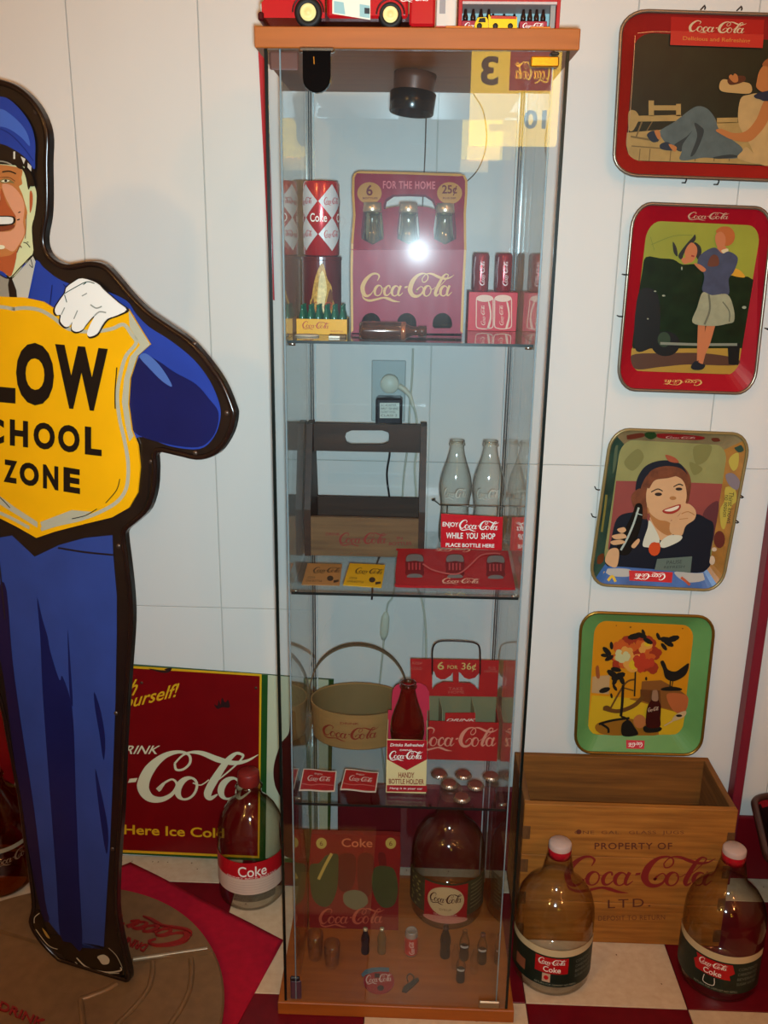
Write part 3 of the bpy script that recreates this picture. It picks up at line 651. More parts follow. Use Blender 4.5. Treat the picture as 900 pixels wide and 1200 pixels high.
fl([(396, 144), (396, 74), (403, 74), (403, 144)], .0076, .0079, YT, 'bulkhead', bd)
for u in (350, 430, 505):
    p = g(u, 146)
    for y in (.0075, .0215): MB().lathe([(0, -.0012), (.0034, -.0012), (.0036, 0), (.0034, .0022), (0, .0022)], (p.x, y, ZT+.0036), mat('#2a2420', .6), 14, axis=Matrix.Rotation(-PI/2, 3, 'X')).build('wheel', yt)
# pale card box and low orange pieces
a, c = PY(.05).px(508, 26), PY(.05).px(535, 0)
cb = thing('card_box', 'small cream box standing between red truck and shadow box', 'box', ((a.x+c.x)/2, .06, ZT))
xb0, xb1 = max(a.x, .0262), min(c.x, .0535)
box('box_body', cb, (xb0, .045, ZT), (xb1, .075, ZT+.075), mat('#d8c6b4', .6), .001); box('red_base_band', cb, (xb0-.0004, .0444, ZT), (xb1+.0004, .0452, ZT+.011), mat('#b4452e', .5))
box('grey_stripe', cb, (xb0+.004, .0446, ZT+.026), (xb0+.012, .045, ZT+.07), mat('#9a8f8a', .5))
for u0, u1, n in ((522, 554, 'left'), (621, 645, 'right')):
    a, c = PY(.008).px(u0, 34), PY(.008).px(u1, 34)
    o = thing('toy_ramp', 'low orange strip lying at cabinet top edge, %s of yellow truck' % n, 'strip', ((a.x+c.x)/2, .012, ZT))
    b = MB().box((a.x, .006, ZT), (c.x, .016, ZT+.0032), mat('#c8701c', .5), .0008)
    b.build('strip', o)
# ================================================================ shelf things
Z1, Z2, Z3, Z0 = 1.2192, .8252, .4402, .0272
def bottle_prof(k=1.0): return [(r*k, z*k) for r, z in [(0, .002), (.022, 0), (.0262, .003), (.0285, .012), (.0283, .035), (.0262, .056), (.0258, .068), (.0275, .085), (.0298, .100), (.0298, .112), (.0280, .126), (.0235, .142), (.0180, .158), (.0145, .171), (.0130, .180), (.0128, .184), (.0150, .186), (.0150, .189), (.0136, .1905), (.0136, .195), (.0115, .195), (.0112, .186)]]
# -- tall diamond can on a dark red tin
TC = V((-.1470, .200, Z1))
tin = thing('storage_tin', 'dark red tin with gold picture under the diamond can', 'tin', TC)
MB().lathe([(0, 0), (.0315, 0), (.032, .001), (.032, .110), (.0328, .111), (.0328, .1155), (.031, .1162), (0, .1162)], TC, mat('#5a0c12', .3, coat=.4), 44, smooth=False).build('tin_body', tin)
fa = face_cam(TC); lb = MB(); GD = mat('#b98a3c', .4, 0, .35, 260); PG = mat('#d8bd7c', .45, 0, .2, 200)
wrap(lb, [sm((-.022, .012), (-.020, .045), (-.017, .052), (-.012, .078), (-.003, .102), (.003, .104), (.009, .082), (.016, .070), (.018, .050), (.022, .040), (.024, .014), (.012, .006), (-.010, .006))], TC, .032, fa, GD)
wrap(lb, [sm((-.006, .010), (-.008, .04), (-.006, .065), (-.002, .09), (.003, .092), (.008, .066), (.004, .04), (.006, .012))], TC, .032, fa, PG, .0010)
wrap(lb, [sm((.004, .02), (.012, .03), (.018, .05), (.014, .066), (.008, .05)), sm((-.02, .03), (-.014, .052), (-.012, .03))], TC, .032, fa, mat('#6b3a1c', .5), .0013)
wrap(lb, boxfit(LOGO, -.014, .030, .020, .046), TC, .032, fa, mat('#a8381e', .4), .0018)
lb.build('printed_picture', tin)
CC = TC+V((0, 0, .1164))
can = thing('diamond_can', 'tall red drink can with white diamonds stacked on dark tin', 'can', CC); CR_ = .0290; CH = .114
CANR = mat('#b80d1a', .25, .3, coat=1.0)
MB().lathe([(0, .002), (.024, .002), (.0265, 0), (CR_, .003), (CR_, CH-.005), (.0275, CH-.001), (.0272, CH), (.026, CH-.001), (.0255, CH-.004), (0, CH-.004)], CC, CANR, 52).build('can_body', can)
lb = MB(); WD_ = mat('#c9c5c2', .35, coat=1.0); sdm = 1.571*CR_; hw = .76*CR_
for k in range(4):
    s0 = .60*CR_+(k-2)*sdm
    for zc in (.034, .0835):
        wrap(lb, [[(s0-hw, zc), (s0, zc-.0255), (s0+hw, zc), (s0, zc+.0255)]], CC, CR_, fa, WD_)
        wrap(lb, boxfit(LOGO, s0-hw*.62, zc-.006, s0+hw*.62, zc+.006), CC, CR_, fa, mat('#b3202a', .4), .0012)
    wrap(lb, boxfit(text('Coke', .012), s0+sdm/2-.013, .0525, s0+sdm/2+.014, .0655), CC, CR_, fa, WHITE, .0010)
lb.build('printed_diamonds', can)
# -- yellow crate of tiny green bottles
yc = thing('miniature_crate', 'yellow miniature crate filled with green bottles at front left', 'crate', (-.138, .132, Z1))
YM = mat('#d99c12', .5); cx0, cx1, cy0, cy1 = -.1775, -.0985, .105, .160
for nm, a, c in (('front_panel', (cx0, cy0, Z1), (cx1, cy0+.002, Z1+.0235)), ('back_panel', (cx0, cy1-.002, Z1), (cx1, cy1, Z1+.0235)), ('end_panel', (cx0, cy0+.002, Z1), (cx0+.002, cy1-.002, Z1+.0235)), ('end_panel', (cx1-.002, cy0+.002, Z1), (cx1, cy1-.002, Z1+.0235)), ('bottom', (cx0+.002, cy0+.002, Z1), (cx1-.002, cy1-.002, Z1+.0016))): box(nm, yc, a, c, YM, .0003)
P = PY(cy0).zoom(300, 190, 5.457); mb = MB()
art(mb, P, [(mat('#a83a16', .5), fit(LOGO, (296, 1068), (470, 1076), (296, 1015))+fit(text('IN BOTTLES'), (478, 1086), (556, 1090), (478, 1074)))], .0004); mb.build('lettering', yc)
gb = None
for r in range(4):
    for c in range(6):
        p = V((cx0+.0082+c*.01252, cy0+.0085+r*.0127, Z1+.0018))
        if gb is None:
            gb = MB().lathe([(0, 0), (.0046, 0), (.0052, .002), (.0050, .022), (.0046, .027), (.0026, .034), (.0022, .040), (.0026, .0405), (.0026, .0425), (0, .0425)], p, mat('#1c5a44', .15), 14).build('miniature_bottle')
            for v in gb.data.vertices: v.co -= p
            gb.location = p; o = gb
        else: o = gb.copy(); link(o); o.location = p
        tag(o, 'tiny green bottle in the yellow crate, %s row from front, %s from left' % (('first', 'second', 'third', 'fourth')[r], ('first', 'second', 'third', 'fourth', 'fifth', 'sixth')[c]), 'bottle', 'tiny green bottles in the yellow crate')
# -- big six-pack carton
YC = .097; K = PY(YC).zoom(400, 190, 5.456); CM = mat('#7d1230', .55, 0, .06, 30); CGD = mat('#b58a4a', .5)
kt = thing('bottle_carton', 'large maroon cardboard six bottle carton in center of top shelf', 'carton', (-.003, .16, Z1))
out = [(62, 1092), (58, 700), (62, 520), (76, 340), (68, 200), (70, 100), (84, 72), (112, 58), (400, 64), (762, 76), (792, 88), (806, 118), (806, 200), (797, 330), (800, 560), (786, 820), (776, 1096)]
slot = [(272, 300), (270, 282), (282, 238), (330, 207), (430, 204), (540, 208), (585, 236), (611, 288), (608, 306), (560, 290), (500, 282), (430, 280), (350, 284)]
def hole_t(cx): return [(cx-58, 306), (cx+58, 306), (cx+70, 430), (cx+70, 490), (cx, 528), (cx-72, 490), (cx-74, 430)]
def hole_b(cx): return [(cx-62, 1050)]+[(cx-62*math.cos(a), 1030-66*math.sin(a)) for a in [PI*i/10 for i in range(11)]]+[(cx+62, 1050), (cx+52, 1062), (cx-52, 1062)]
hs = [hole_t(200), hole_t(430), hole_t(664)]+[hole_b(190), hole_b(418), hole_b(646)]
mp = lambda q, d=0: [K.px(x, y, d) for x, y in q]
# the lower front stands upright; above the fold front and back lean together to the handle, and the bottle necks poke out
FY = 560; zf_ = K.px(430, FY).z; LEAN = .735
KU = PL((0, YC, zf_), (0, -1, LEAN), K.z)
def up_(q): return [KU.px(x, y) for x, y in q]
def cut(q, upper):
    o = []
    for i in range(len(q)):
        p, r = q[i], q[(i+1) % len(q)]; a_, b_ = (FY-p[1], FY-r[1]) if upper else (p[1]-FY, r[1]-FY)
        if a_ >= 0: o.append(p)
        if a_*b_ < 0: t = a_/(a_-b_); o.append((p[0]+(r[0]-p[0])*t, FY))
    return o
lo_, hi_ = cut(out, False), cut(out, True)
back = lambda pts: [V((p.x, 2*YC+.178-p.y, p.z)) for p in pts]
front = MB().prism(mp(lo_), (0, .0012, 0), CM, [mp(h) for h in hs if h[0][1] > 800]).build('front_panel', kt)
MB().prism(up_(hi_), KU.n*-.0012, CM, [up_(h) for h in [slot]+[h for h in hs if h[0][1] < 800]]).build('upper_panel', kt)
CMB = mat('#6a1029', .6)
MB().prism(back(mp(lo_)), (0, .0012, 0), CMB).build('back_panel', kt)
MB().prism(back(up_(hi_)), V((0, -KU.n.y, KU.n.z))*-.0012, CMB, [back(up_(h)) for h in [slot]+[h for h in hs if h[0][1] < 800]]).build('upper_panel', kt)
pl_, pr_ = K.px(58, 700).x, K.px(797, 560).x
for x in (pl_+.0012, pr_-.0024): box('side_panel', kt, (x, YC+.0014, Z1), (x+.0012, YC+.1768, zf_-.004), CM)
box('carton_bottom', kt, (pl_+.003, YC+.0014, Z1), (pr_-.003, YC+.1768, Z1+.0015), CM)
mb = MB()
def band(loop, w):
    c = (sum(p[0] for p in loop)/len(loop), sum(p[1] for p in loop)/len(loop)); o = []
    n = len(loop)
    for i in range(n-1):
        a, b_ = V(loop[i]), V(loop[i+1]); 
        def inn(p): d = (V(c)-p); return p+V((w*(1 if d.x > 0 else -1) if abs(d.x) > abs(d.y)*.25 else d.x*.03, w*(1 if d.y > 0 else -1) if abs(d.y) > abs(d.x)*.9 else 0))
        o.append([tuple(a), tuple(b_), tuple(inn(b_)), tuple(inn(a))])
    return o
bq = band(out, 15)
art(mb, K, [(CGD, [q for q in bq if sum(p[1] for p in q) > 4*FY-200]), (CGD, fit(LOGO, (122, 895), (722, 895), (122, 706)))], .0004)
art(mb, KU, [(CGD, [q for q in bq if sum(p[1] for p in q) <= 4*FY-200]), (mat('#a5793f', .5), [ell(180, 200, 78, 70, 30), ell(692, 200, 80, 70, 30)]), (mat('#c06a74', .5), fit(text('FOR THE HOME', .02, 0, 1.1), (266, 172), (600, 176), (266, 122))),
            (mat('#5e1020', .5), fit(text('6', .02), (160, 218), (200, 218), (160, 148))+fit(text('25¢', .02), (644, 218), (740, 218), (644, 150))+fit(text('BOTTLES', .02), (136, 240), (232, 240), (136, 228))+fit(text('PLUS DEP.', .02), (650, 240), (735, 240), (650, 228)))], .0004)
mb.build('printed_front', kt)
GBT = glass('carton_bottle_glass', (.72, .72, .64), (.14, .15, .11), .07); CAPD = mat('#b9a88c', .3, .8); pr = None
for yy in (YC+.0268, YC+.1512):
    for cx in (198, 428, 662):
        x = K.px(cx, 700).x; x = PY(yy).px(*[400+cx/5.456, 190+380/5.456]).x if yy < YC+.05 else x
        p = V((x, yy, Z1+.0018))
        if pr is None:
            pr = thing('soda_bottle', 'greenish glass soda bottle inside the big maroon carton', 'bottle', p, 'bottles in the maroon carton')
            MB().lathe([(0, .002), (.0200, 0), (.0222, .004), (.0222, .112), (.0200, .127), (.0160, .140), (.0128, .153), (.0116, .168), (.0113, .178), (.0126, .180), (.0126, .187), (.0100, .190)], p, GBT, 28).build('bottle_body', pr)
            MB().lathe([(.0136, .181), (.0148, .183), (.0140, .1875), (.0132, .195), (0, .1955)], p, CAPD, 22).build('cap', pr); o = pr
        else: o = copy_tree(pr); o.location = p
        o['label'] = 'greenish glass bottle inside the big maroon carton, %s row, %s' % ('front' if yy < YC+.05 else 'back', {198: 'left', 428: 'middle', 662: 'right'}[cx])
# -- amber bottle lying in front
am = V((-.028, .033, Z1+.0138)); ab = thing('amber_bottle', 'small amber bottle lying on its side in front of the maroon carton', 'bottle', am-V((0, 0, .0138)))
MB().lathe([(0, -.047), (.010, -.047), (.0128, -.044), (.0135, -.040), (.0135, .012), (.0125, .020), (.008, .028), (.0065, .034), (.0065, .040), (.008, .041), (.008, .052), (0, .052)], am, mat('#4a2312', .14, .25, coat=.6), 30, axis=Matrix.Rotation(PI/2, 3, 'Y') @ Matrix.Rotation(math.radians(-3), 3, 'X')).build('bottle_body', ab)
for zz in (-.026, .018): MB().lathe([(.0131, -.0035), (.0138, -.003), (.0138, .003), (.0131, .0035)], am+V((zz, 0, 0)), mat('#a8623a', .2, .6), 30, axis=Matrix.Rotation(PI/2, 3, 'Y')).build('copper_glint', ab)  # added rings stand in for copper highlights on the bottle
# -- small pale pin and matchbook at the front left
p = PZ(Z1).px(360, 394); MB().lathe([(0, 0), (.018, 0), (.019, .0012), (.016, .003), (0, .0038)], p, mat('#b8a58c', .35), 26, axis=Matrix.Diagonal((1, .6, 1)).to_3x3()).build('pale_patch'); tag(bpy.data.objects['pale_patch'], 'flat pale oval pin lying before the yellow miniature crate', 'patch')
p = PZ(Z1).px(395, 396); mk = thing('matchbook', 'tiny brown matchbook with white front edge beside amber bottle', 'matchbook', p)
box('matchbook_cover', mk, (p.x-.013, p.y, Z1), (p.x+.013, p.y+.02, Z1+.004), mat('#6b4a22', .5), .0005); box('white_edge', mk, (p.x-.0125, p.y-.0006, Z1+.0002), (p.x+.004, p.y-.0001, Z1+.0028), mat('#ece6d4', .5))
# -- red carton with printed cans, mini cans on it
bx = thing('can_carton', 'small red carton printed with two cans at right of shelf', 'carton', (.135, .25, Z1)); CRD = mat('#c22432', .5)
box('carton_body', bx, (.0950, .215, Z1), (.1755, .275, Z1+.0630), CRD, .0006); P = PY(.215).zoom(530, 270, 6.43); mb = MB(); PKC = mat('#dfb39c', .5)
lay = []
for x0 in (178, 316):
    lay += [ell(x0+66, 512, 64, 26, 20)]
    lay += stroke([(x0+4, 515), (x0+3, 640), (x0+4, 722), (x0+30, 738), (x0+66, 742), (x0+100, 738), (x0+128, 722), (x0+130, 640), (x0+130, 515)], 7)
    lay += [sm((x0+92, 540), (x0+104, 545), (x0+116, 610), (x0+116, 670), (x0+100, 732), (x0+84, 738), (x0+104, 660), (x0+104, 610))]
    lay += fit(LOGO, (x0+72, 715), (x0+72, 560), (x0+38, 715))
art(mb, P, [(PKC, lay)], .0004); mb.build('printed_cans', bx)
mc = None
for yy in (.233, .268-.008):
    for x in (.1145, .1525):
        p = V((x, yy if yy < .24 else .2605, Z1+.0632))
        if mc is None:
            mc = thing('mini_can', 'mini red drink can on top of the small red carton', 'can', p, 'mini cans on the red carton')
            MB().lathe([(0, .001), (.0105, .001), (.0125, 0), (.0132, .003), (.0132, .056), (.0118, .0605), (.0110, .0615), (.0102, .060), (0, .060)], p, mat('#8f0d20', .22, .4), 30).build('can_body', mc)
            lb = MB(); fa = face_cam(p)
            wrap(lb, [[(q[1]*.009-.002, .010+q[0]*.040, *q[2:]) for q in [(a, 1-b_, *r) for a, b_, *r in qq]] for qq in LOGO], p, .0132, fa, mat('#e7c9c6', .4))
            wrap(lb, [sm((-.0125, .006), (-.0105, .02), (-.0115, .035), (-.0095, .054), (-.0115, .054), (-.0135, .035), (-.0125, .02))], p, .0132, fa, mat('#c9a5a8', .4))
            lb.build('printed_script', mc); o = mc
        else: o = copy_tree(mc); o.location = p
        o['label'] = 'mini red drink can on small red carton, %s %s' % ('front' if yy < .24 else 'back', 'left' if x < .13 else 'right')
# ---------------- second shelf
WB = wood('#36200f', '#241408', 8, (1, 12, 10), .55, .2); WL = wood('#6d5030', '#523a22', 8, (1, 12, 12), .6, .25)
wc = thing('wooden_carrier', 'dark wooden bottle carrier with slotted handle on the second shelf', 'carrier', (-.072, .25, Z2))
xl, xr = -.1785, .0325; zt = PY(.25).px(430, 496).z
for xa in (xl, xr-.011): MB().prism([(xa, .185, Z2), (xa, .315, Z2), (xa, .315, Z2+.085), (xa, .272, zt), (xa, .232, zt), (xa, .185, Z2+.085)], (.011, 0, 0), WB).build('side_board', wc)
H = PY(.246); slotq = [H.px(*p) for p in [(404, 513), (406, 507), (412, 504.5), (448, 504.5), (455, 507), (457, 513), (455, 519), (448, 521.5), (412, 521.5), (406, 519)]]
z0_ = H.px(430, 529.5).z
MB().prism([(xl+.0112, .246, z0_), (xr-.0112, .246, z0_), (xr-.0112, .246, zt-.001), (xl+.0112, .246, zt-.001)], (0, .010, 0), WB, [slotq]).build('handle_board', wc)
zf = PY(.186).px(430, 607).z
MB().prism([(xl+.0112, .186, Z2+.001), (xr-.0112, .186, Z2+.001), (xr-.0112, .186, zf), (xl+.0112, .186, zf)], (0, .008, 0), WL).build('front_board', wc)
MB().prism([(xl+.0112, .306, Z2+.001), (xr-.0112, .306, Z2+.001), (xr-.0112, .306, zf+.004), (xl+.0112, .306, zf+.004)], (0, .008, 0), WB).build('back_board', wc)
box('bottom_board', wc, (xl+.0112, .1945, Z2), (xr-.0112, .3055, Z2+.006), WL)
P = PY(.186).zoom(350, 480, 5.294); mb = MB(); IR = mat('#74201a', .6)
art(mb, P, [(IR, fit(LOGO, (250, 846), (552, 846), (250, 762))), (IR, fit(text('DRINK', .01), (168, 780), (258, 780), (168, 762))+fit(text('IN', .01), (610, 806), (644, 806), (610, 788))+fit(text('BOTTLES', .01), (560, 842), (700, 838), (560, 822)))], .0004); mb.build('stamped_lettering', wc)
# -- two clear bottles in a wire holder with a red placard
for i, x in enumerate((.0880, .1480)):
    p = V((x, .277, Z2)); o = thing('soda_bottle', ('clear empty glass bottle behind the placard, next to wooden carrier', 'clear empty glass bottle behind the placard, nearest right glass side')[i], 'bottle', p, 'bottles behind the shopping placard')
    MB().lathe(bottle_prof(), p, G_CLEAR, 40).build('bottle_body', o)
    b = MB(); fa = face_cam(p)
    wrap(b, boxfit(LOGO, -.022, .092, .022, .112), p, .0300, fa, mat('#b9b9ac', .15), .0002); b.build('embossed_script', o)
bh = thing('bottle_holder_placard', 'red ENJOY shopping placard on wire frame before two clear bottles', 'placard', (.118, .24, Z2)); WIRE = mat('#5c5650', .3, .8)
PB = PY(.2335); q = [PB.px(*p) for p in [(517, 602), (589.5, 606), (588, 645), (516.5, 641.5)]]
for p in q: p.z = max(p.z, Z2+.0005)
MB().prism(q, (0, .0014, 0), mat('#c40f1c', .35)).build('placard', bh)
z = PB.zoom(450, 500, 5.294); mb = MB()
art(mb, z, [(WHITE, fit(text('ENJOY', .02), (362, 626), (460, 630), (364, 590))), (WHITE, fit(LOGO, (464, 644), (712, 656), (466, 575))), (WHITE, fit(text('WHILE  YOU  SHOP', .02), (384, 692), (688, 698), (386, 655))), (WHITE, fit(text('PLACE BOTTLE HERE', .02), (382, 743), (684, 750), (383, 720)))], .0004); mb.build('lettering', bh)
zw = Z2+.082
def loop(cx, cy, r, z, a0, a1, n=14): return [(cx+r*math.cos(a0+(a1-a0)*i/n), cy+r*math.sin(a0+(a1-a0)*i/n), z) for i in range(n+1)]
MB().tube([(.0515, .285, zw)]+loop(.0515, .277, .0055, zw, 1.6, 4.6, 8)+[(.060, .2435, zw), (.118, .2425, zw), (.176, .2435, zw)], .0011, WIRE).build('wire_frame', bh)
MB().tube(loop(.118, .2425, .006, zw, PI, 2*PI), .0011, WIRE).build('wire_frame', bh)
for x in (.073, .163): MB().tube([(x, .2445, zw), (x, .2375, zw-.006), (x, .2362, Z2+.03), (x, .2362, Z2+.004)], .0011, WIRE).build('wire_leg', bh)
# -- red stamped carton lid leaning on the carrier
pf0, pf1 = V((-.012, .047, Z2+.001)), V((.1745, .047, Z2+.001)); zb = PY(.178).px(530, 645).z
rt = thing('bottle_tray', 'red stamped six bottle tray lid leaning in front of red placard', 'tray', (.08, .11, Z2))
nn = (pf1-pf0).cross(V((0, .131, zb-Z2-.001))).normalized(); nn = nn if nn.z > 0 else -nn
TP = PL(pf0, nn); z = TP.zoom(450, 500, 5.294); TRM = mat('#9c161a', .42, 0, .08, 30)
o_ = sm((74, 975), (72, 900), (88, 782), (104, 769), (440, 774), (775, 784), (798, 800), (834, 985), (822, 1014), (440, 1004), (100, 998), n=4)
wins = [rect(140, 808, 240, 838), rect(388, 808, 496, 856), rect(635, 812, 748, 858)]
q = [z.px(*p) for p in o_]
for p in q: p.x = min(p.x, .1775); p.z = max(p.z, Z2+.0003)
MB().prism(q, nn*.004, TRM).build('tray_body', rt)
D0 = .0042
mb = MB(); DKR = mat('#6e1014', .5); GRY = mat('#6f6a66', .4)
lay1, lay2, lay3 = [], [], []
for cx, cy in ((190, 838), (440, 840), (692, 846)):
    lay1 += [sm((cx-58, cy+6), (cx-40, cy-34), (cx+40, cy-34), (cx+58, cy+6), (cx+56, cy+60), (cx+50, cy+100), (cx-50, cy+98), (cx-56, cy+60))]
    lay2 += [sm((cx-52, cy+12), (cx-38, cy-28), (cx+38, cy-28), (cx+52, cy+12), (cx, cy+8)), sm((cx-45, cy+112), (cx+45, cy+112), (cx+30, cy+92), (cx-30, cy+92))]
    lay3 += [rect(cx-40+k*22, cy+22, cx-30+k*22, cy+66) for k in range(4)]
art(mb, z, [(DKR, lay1), (GRY, lay2), (mat('#a8383a', .4), lay3), (mat('#b5544e', .4), stroke([(240, 868), (300, 905), (400, 930), (470, 925), (540, 870), (600, 815), (680, 802), (720, 806)], 9)),
             (mat('#d8a58c', .4), fit(LOGO, (358, 993), (592, 998), (362, 955))+fit(LOGO, (536, 772), (318, 766), (532, 796)))], D0); mb.build('stamped_relief', rt)
# -- two price cards
for nm, c, q, lb in (('orange', '#a9743f', [(353.5, 685.5), (398, 686.5), (401, 661.5), (360.5, 660.5)], 'small tan card with dark script lying at left front of shelf'), ('yellow', '#d8a00c', [(402, 686), (447, 689), (451.5, 662.5), (410, 660.5)], 'bright yellow card with dark script lying beside tan card')):
    P = PZ(Z2+.0008); o = MB().prism([PZ(Z2).px(*p) for p in q], (0, 0, .0008), mat(c, .6)); a = o.build('coaster_card'); 
    cd_ = thing('coupon_card', lb, 'card', origin(a)+PZ(Z2).px(*q[0])); bpy.data.objects.remove(a)
    o.build('card', cd_)
    mb = MB(); bl, br, tl = V(q[0]), V(q[1]), V(q[3]); at_ = lambda s, t: tuple(bl+(br-bl)*s+(tl-bl)*t)
    IK = mat('#3a2410', .6)
    art(mb, P, [(IK, fit(LOGO, at_(.20, .55), at_(.92, .55), at_(.20, .85))), (IK, [[(p[0]*1, p[1]) for p in ell(*at_(.70, .33), 3.8, 3.2, 12)], [at_(.82, .12), at_(.95, .18), at_(.93, .28), at_(.80, .24)]]), (IK, fit(text('GOOD FOR'), at_(.1, .30), at_(.3, .30), at_(.1, .40))+fit(text('ONE BOTTLE'), at_(.08, .15), at_(.5, .15), at_(.08, .24)))], .0003, .0001)
    mb.build('printed_script', cd_)
# ---------------- third shelf
BK = mat('#8f6a3c', .6, 0, .1, 8, .12, (1, 1, 10)); BKI = mat('#6f5a36', .65, 0, .1, 8)
bc_ = V((-.0850, .245)); bsk = thing('oval_basket', 'oval bentwood basket with arched handle and red script', 'basket', (bc_.x, bc_.y, Z3))
zr = PY(.18).px(410, 838).z
def oring(rx, ry, z, n=56): return [V((bc_.x+rx*math.cos(2*PI*i/n), bc_.y+ry*math.sin(2*PI*i/n), z)) for i in range(n)]
MB().rings([oring(.070, .045, Z3+.0005), oring(.086, .061, Z3+.0005), oring(.0875, .0625, Z3+.003), oring(.0925, .0675, zr), oring(.0900, .065, zr), oring(.085, .060, Z3+.005), oring(.07, .045, Z3+.005)], BK, caps=True, smooth=False).build('basket_body', bsk)
MB().rings([oring(.0898, .0648, zr-.002), oring(.0848, .0598, Z3+.006)], BKI, smooth=True).build('inner_lining', bsk)
za = PY(.245).px(412, 755).z; hp = []; n = 30; 
zr0 = zr-.03
for i in range(n+1):
    a = PI*i/n; hp.append(V((bc_.x-.0942*math.cos(a), bc_.y, zr+(za-zr)*math.sin(a)**.85)))
hp = [V((bc_.x-.0930, bc_.y, zr0))]+hp+[V((bc_.x+.0930, bc_.y, zr0))]
B = MB(); rs_ = []
for i, p in enumerate(hp):
    t = (hp[min(i+1, len(hp)-1)]-hp[max(i-1, 0)]).normalized(); nx = V((t.z, 0, -t.x)); w2 = .0062
    rs_.append([p+V((0, -w2, 0))+nx*.0012, p+V((0, w2, 0))+nx*.0012, p+V((0, w2, 0))-nx*.0012, p+V((0, -w2, 0))-nx*.0012])
B.rings(rs_, mat('#5d4a30', .6, 0, .1, 10), caps=True); B.build('bent_handle', bsk)
mb = MB(); IB = mat('#7d2a18', .6)
P = PY(.18).zoom(340, 740, 5.625)
def on_basket(polys, d):
    for q in polys:
        pts = []
        for p in q:
            w_ = P.px(p[0], p[1]); f = (w_.z-Z3)/(zr-Z3); rx, ry = .0875+.005*f, .0625+.005*f; xx = (w_.x-bc_.x)/rx
            pts.append(V((w_.x, bc_.y-ry*math.sqrt(max(0, 1-xx*xx))-d-(p[2]*2e-5 if len(p) > 2 else 0), w_.z)))
        mb.add(pts, [list(range(len(pts)))], IB)
on_basket(fit(LOGO, (206, 728), (582, 728), (206, 630)), .0014); on_basket(fit(text('DRINK', .01), (330, 612), (455, 610), (330, 598)), .0014)
mb.build('stamped_lettering', bsk)
# -- 6 for 36 cents carrier
yF_, yD = .160, .205; cr2 = thing('carton_carrier', 'red cardboard six bottle carrier with wire handle on third shelf', 'carrier', (.1, .2, Z3)); CR2 = mat('#9c1c1a', .5, 0, .05, 30); GGR = mat('#6e6a4c', .6)
x0, x1 = .0490, .1772; xd0 = .017
zf = PY(yF_).px(545, 846).z
box('front_panel', cr2, (x0, yF_, Z3), (x1, yF_+.0012, zf), CR2); box('back_panel', cr2, (xd0, yF_+.10, Z3), (x1, yF_+.1012, zf), CR2)
for x in (x0, x1-.0012): box('end_panel', cr2, (x, yF_+.0014, Z3), (x+.0012, yF_+.0998, zf), CR2)
box('carrier_bottom', cr2, (x0+.0014, yF_+.0014, Z3), (x1-.0014, yF_+.0998, Z3+.001), GGR)
Dp = PY(yD); z = Dp.zoom(450, 740, 5.625)
pp = lambda q: [V((min(max(p.x, xd0-.004), x1-.001), p.y, p.z)) for p in [z.px(*a) for a in q]]
hl = [(318, 268), (330, 262), (345, 300), (375, 316), (405, 314), (440, 290), (455, 268), (455, 335), (390, 332), (345, 352), (318, 385)]
hr_ = [(493, 268), (505, 275), (530, 305), (560, 316), (600, 305), (630, 272), (628, 330), (625, 390), (600, 360), (570, 340), (493, 338)]
MB().prism(pp([(175, 180), (480, 186), (780, 192), (778, 432), (300, 425), (180, 420)]), (0, .0012, 0), CR2, [pp(hl), pp(hr_)]).build('handle_panel', cr2)
MB().prism([V((xd0, yD+.0014, Z3+.002)), V((x1-.002, yD+.0014, Z3+.002)), V((x1-.002, yD+.0014, z.px(480, 420).z)), V((xd0, yD+.0014, z.px(480, 420).z))], (0, .001, 0), GGR).build('divider_panel', cr2)
zt_ = PY(yF_+.004).zoom(450, 740, 5.625)
MB().prism([zt_.px(*a) for a in [(402, 604), (404, 538), (602, 536), (602, 604)]], (0, .001, 0), CR2).build('front_tab', cr2)
for u in (380, 590): MB().prism([V((z.px(u, 500).x, yF_+.003, z.px(u, 590).z)), V((z.px(u-20, 500).x, yD-.002, z.px(u, 590).z)), V((z.px(u-20, 500).x, yD-.002, z.px(u, 430).z)), V((z.px(u, 500).x, yF_+.016, z.px(u, 470).z))], (.001, 0, 0), mat('#837a58', .6)).build('side_flap', cr2)
zfp = PY(yF_).zoom(450, 740, 5.625); mb = MB(); PKT = mat('#c97f68', .5)
art(mb, zfp, [(PKT, fit(LOGO, (225, 788), (752, 788), (225, 628)))], .0004)
art(mb, z, [(mat('#b59a5a', .5), fit(text('6', .01), (352, 250), (395, 252), (354, 198))+fit(text('FOR', .01), (418, 246), (486, 248), (418, 222))+fit(text('36¢', .01), (510, 262), (606, 264), (512, 205))), (mat('#a8584a', .5), fit(text('KEEP'), (186, 215), (250, 218), (188, 198))+fit(text('COLD'), (180, 250), (250, 252), (180, 232))+fit(text('PLUS'), (690, 250), (735, 252), (690, 230))+fit(text('DEPOSIT'), (660, 268), (768, 268), (660, 255))+fit(text('TAKE'), (425, 385), (520, 386), (425, 366))+fit(text('HOME'), (425, 408), (530, 408), (425, 390)))], .0004)
art(mb, zt_, [(mat('#d9b9a8', .5), fit(text('DRINK', .01, .3), (408, 592), (604, 592), (412, 574)))], .0004)
mb.build('printed_lettering', cr2)
y0w = yD-.0022
MB().tube([V((z.px(u, v).x, y0w, z.px(u, v).z)) for u, v in spline([(318, 280), (318, 180), (322, 110), (345, 72), (400, 60), (540, 64), (605, 76), (630, 105), (634, 180), (632, 280)], 5, False)], .0014, mat('#2c2220', .35, .6)).build('wire_handle', cr2)
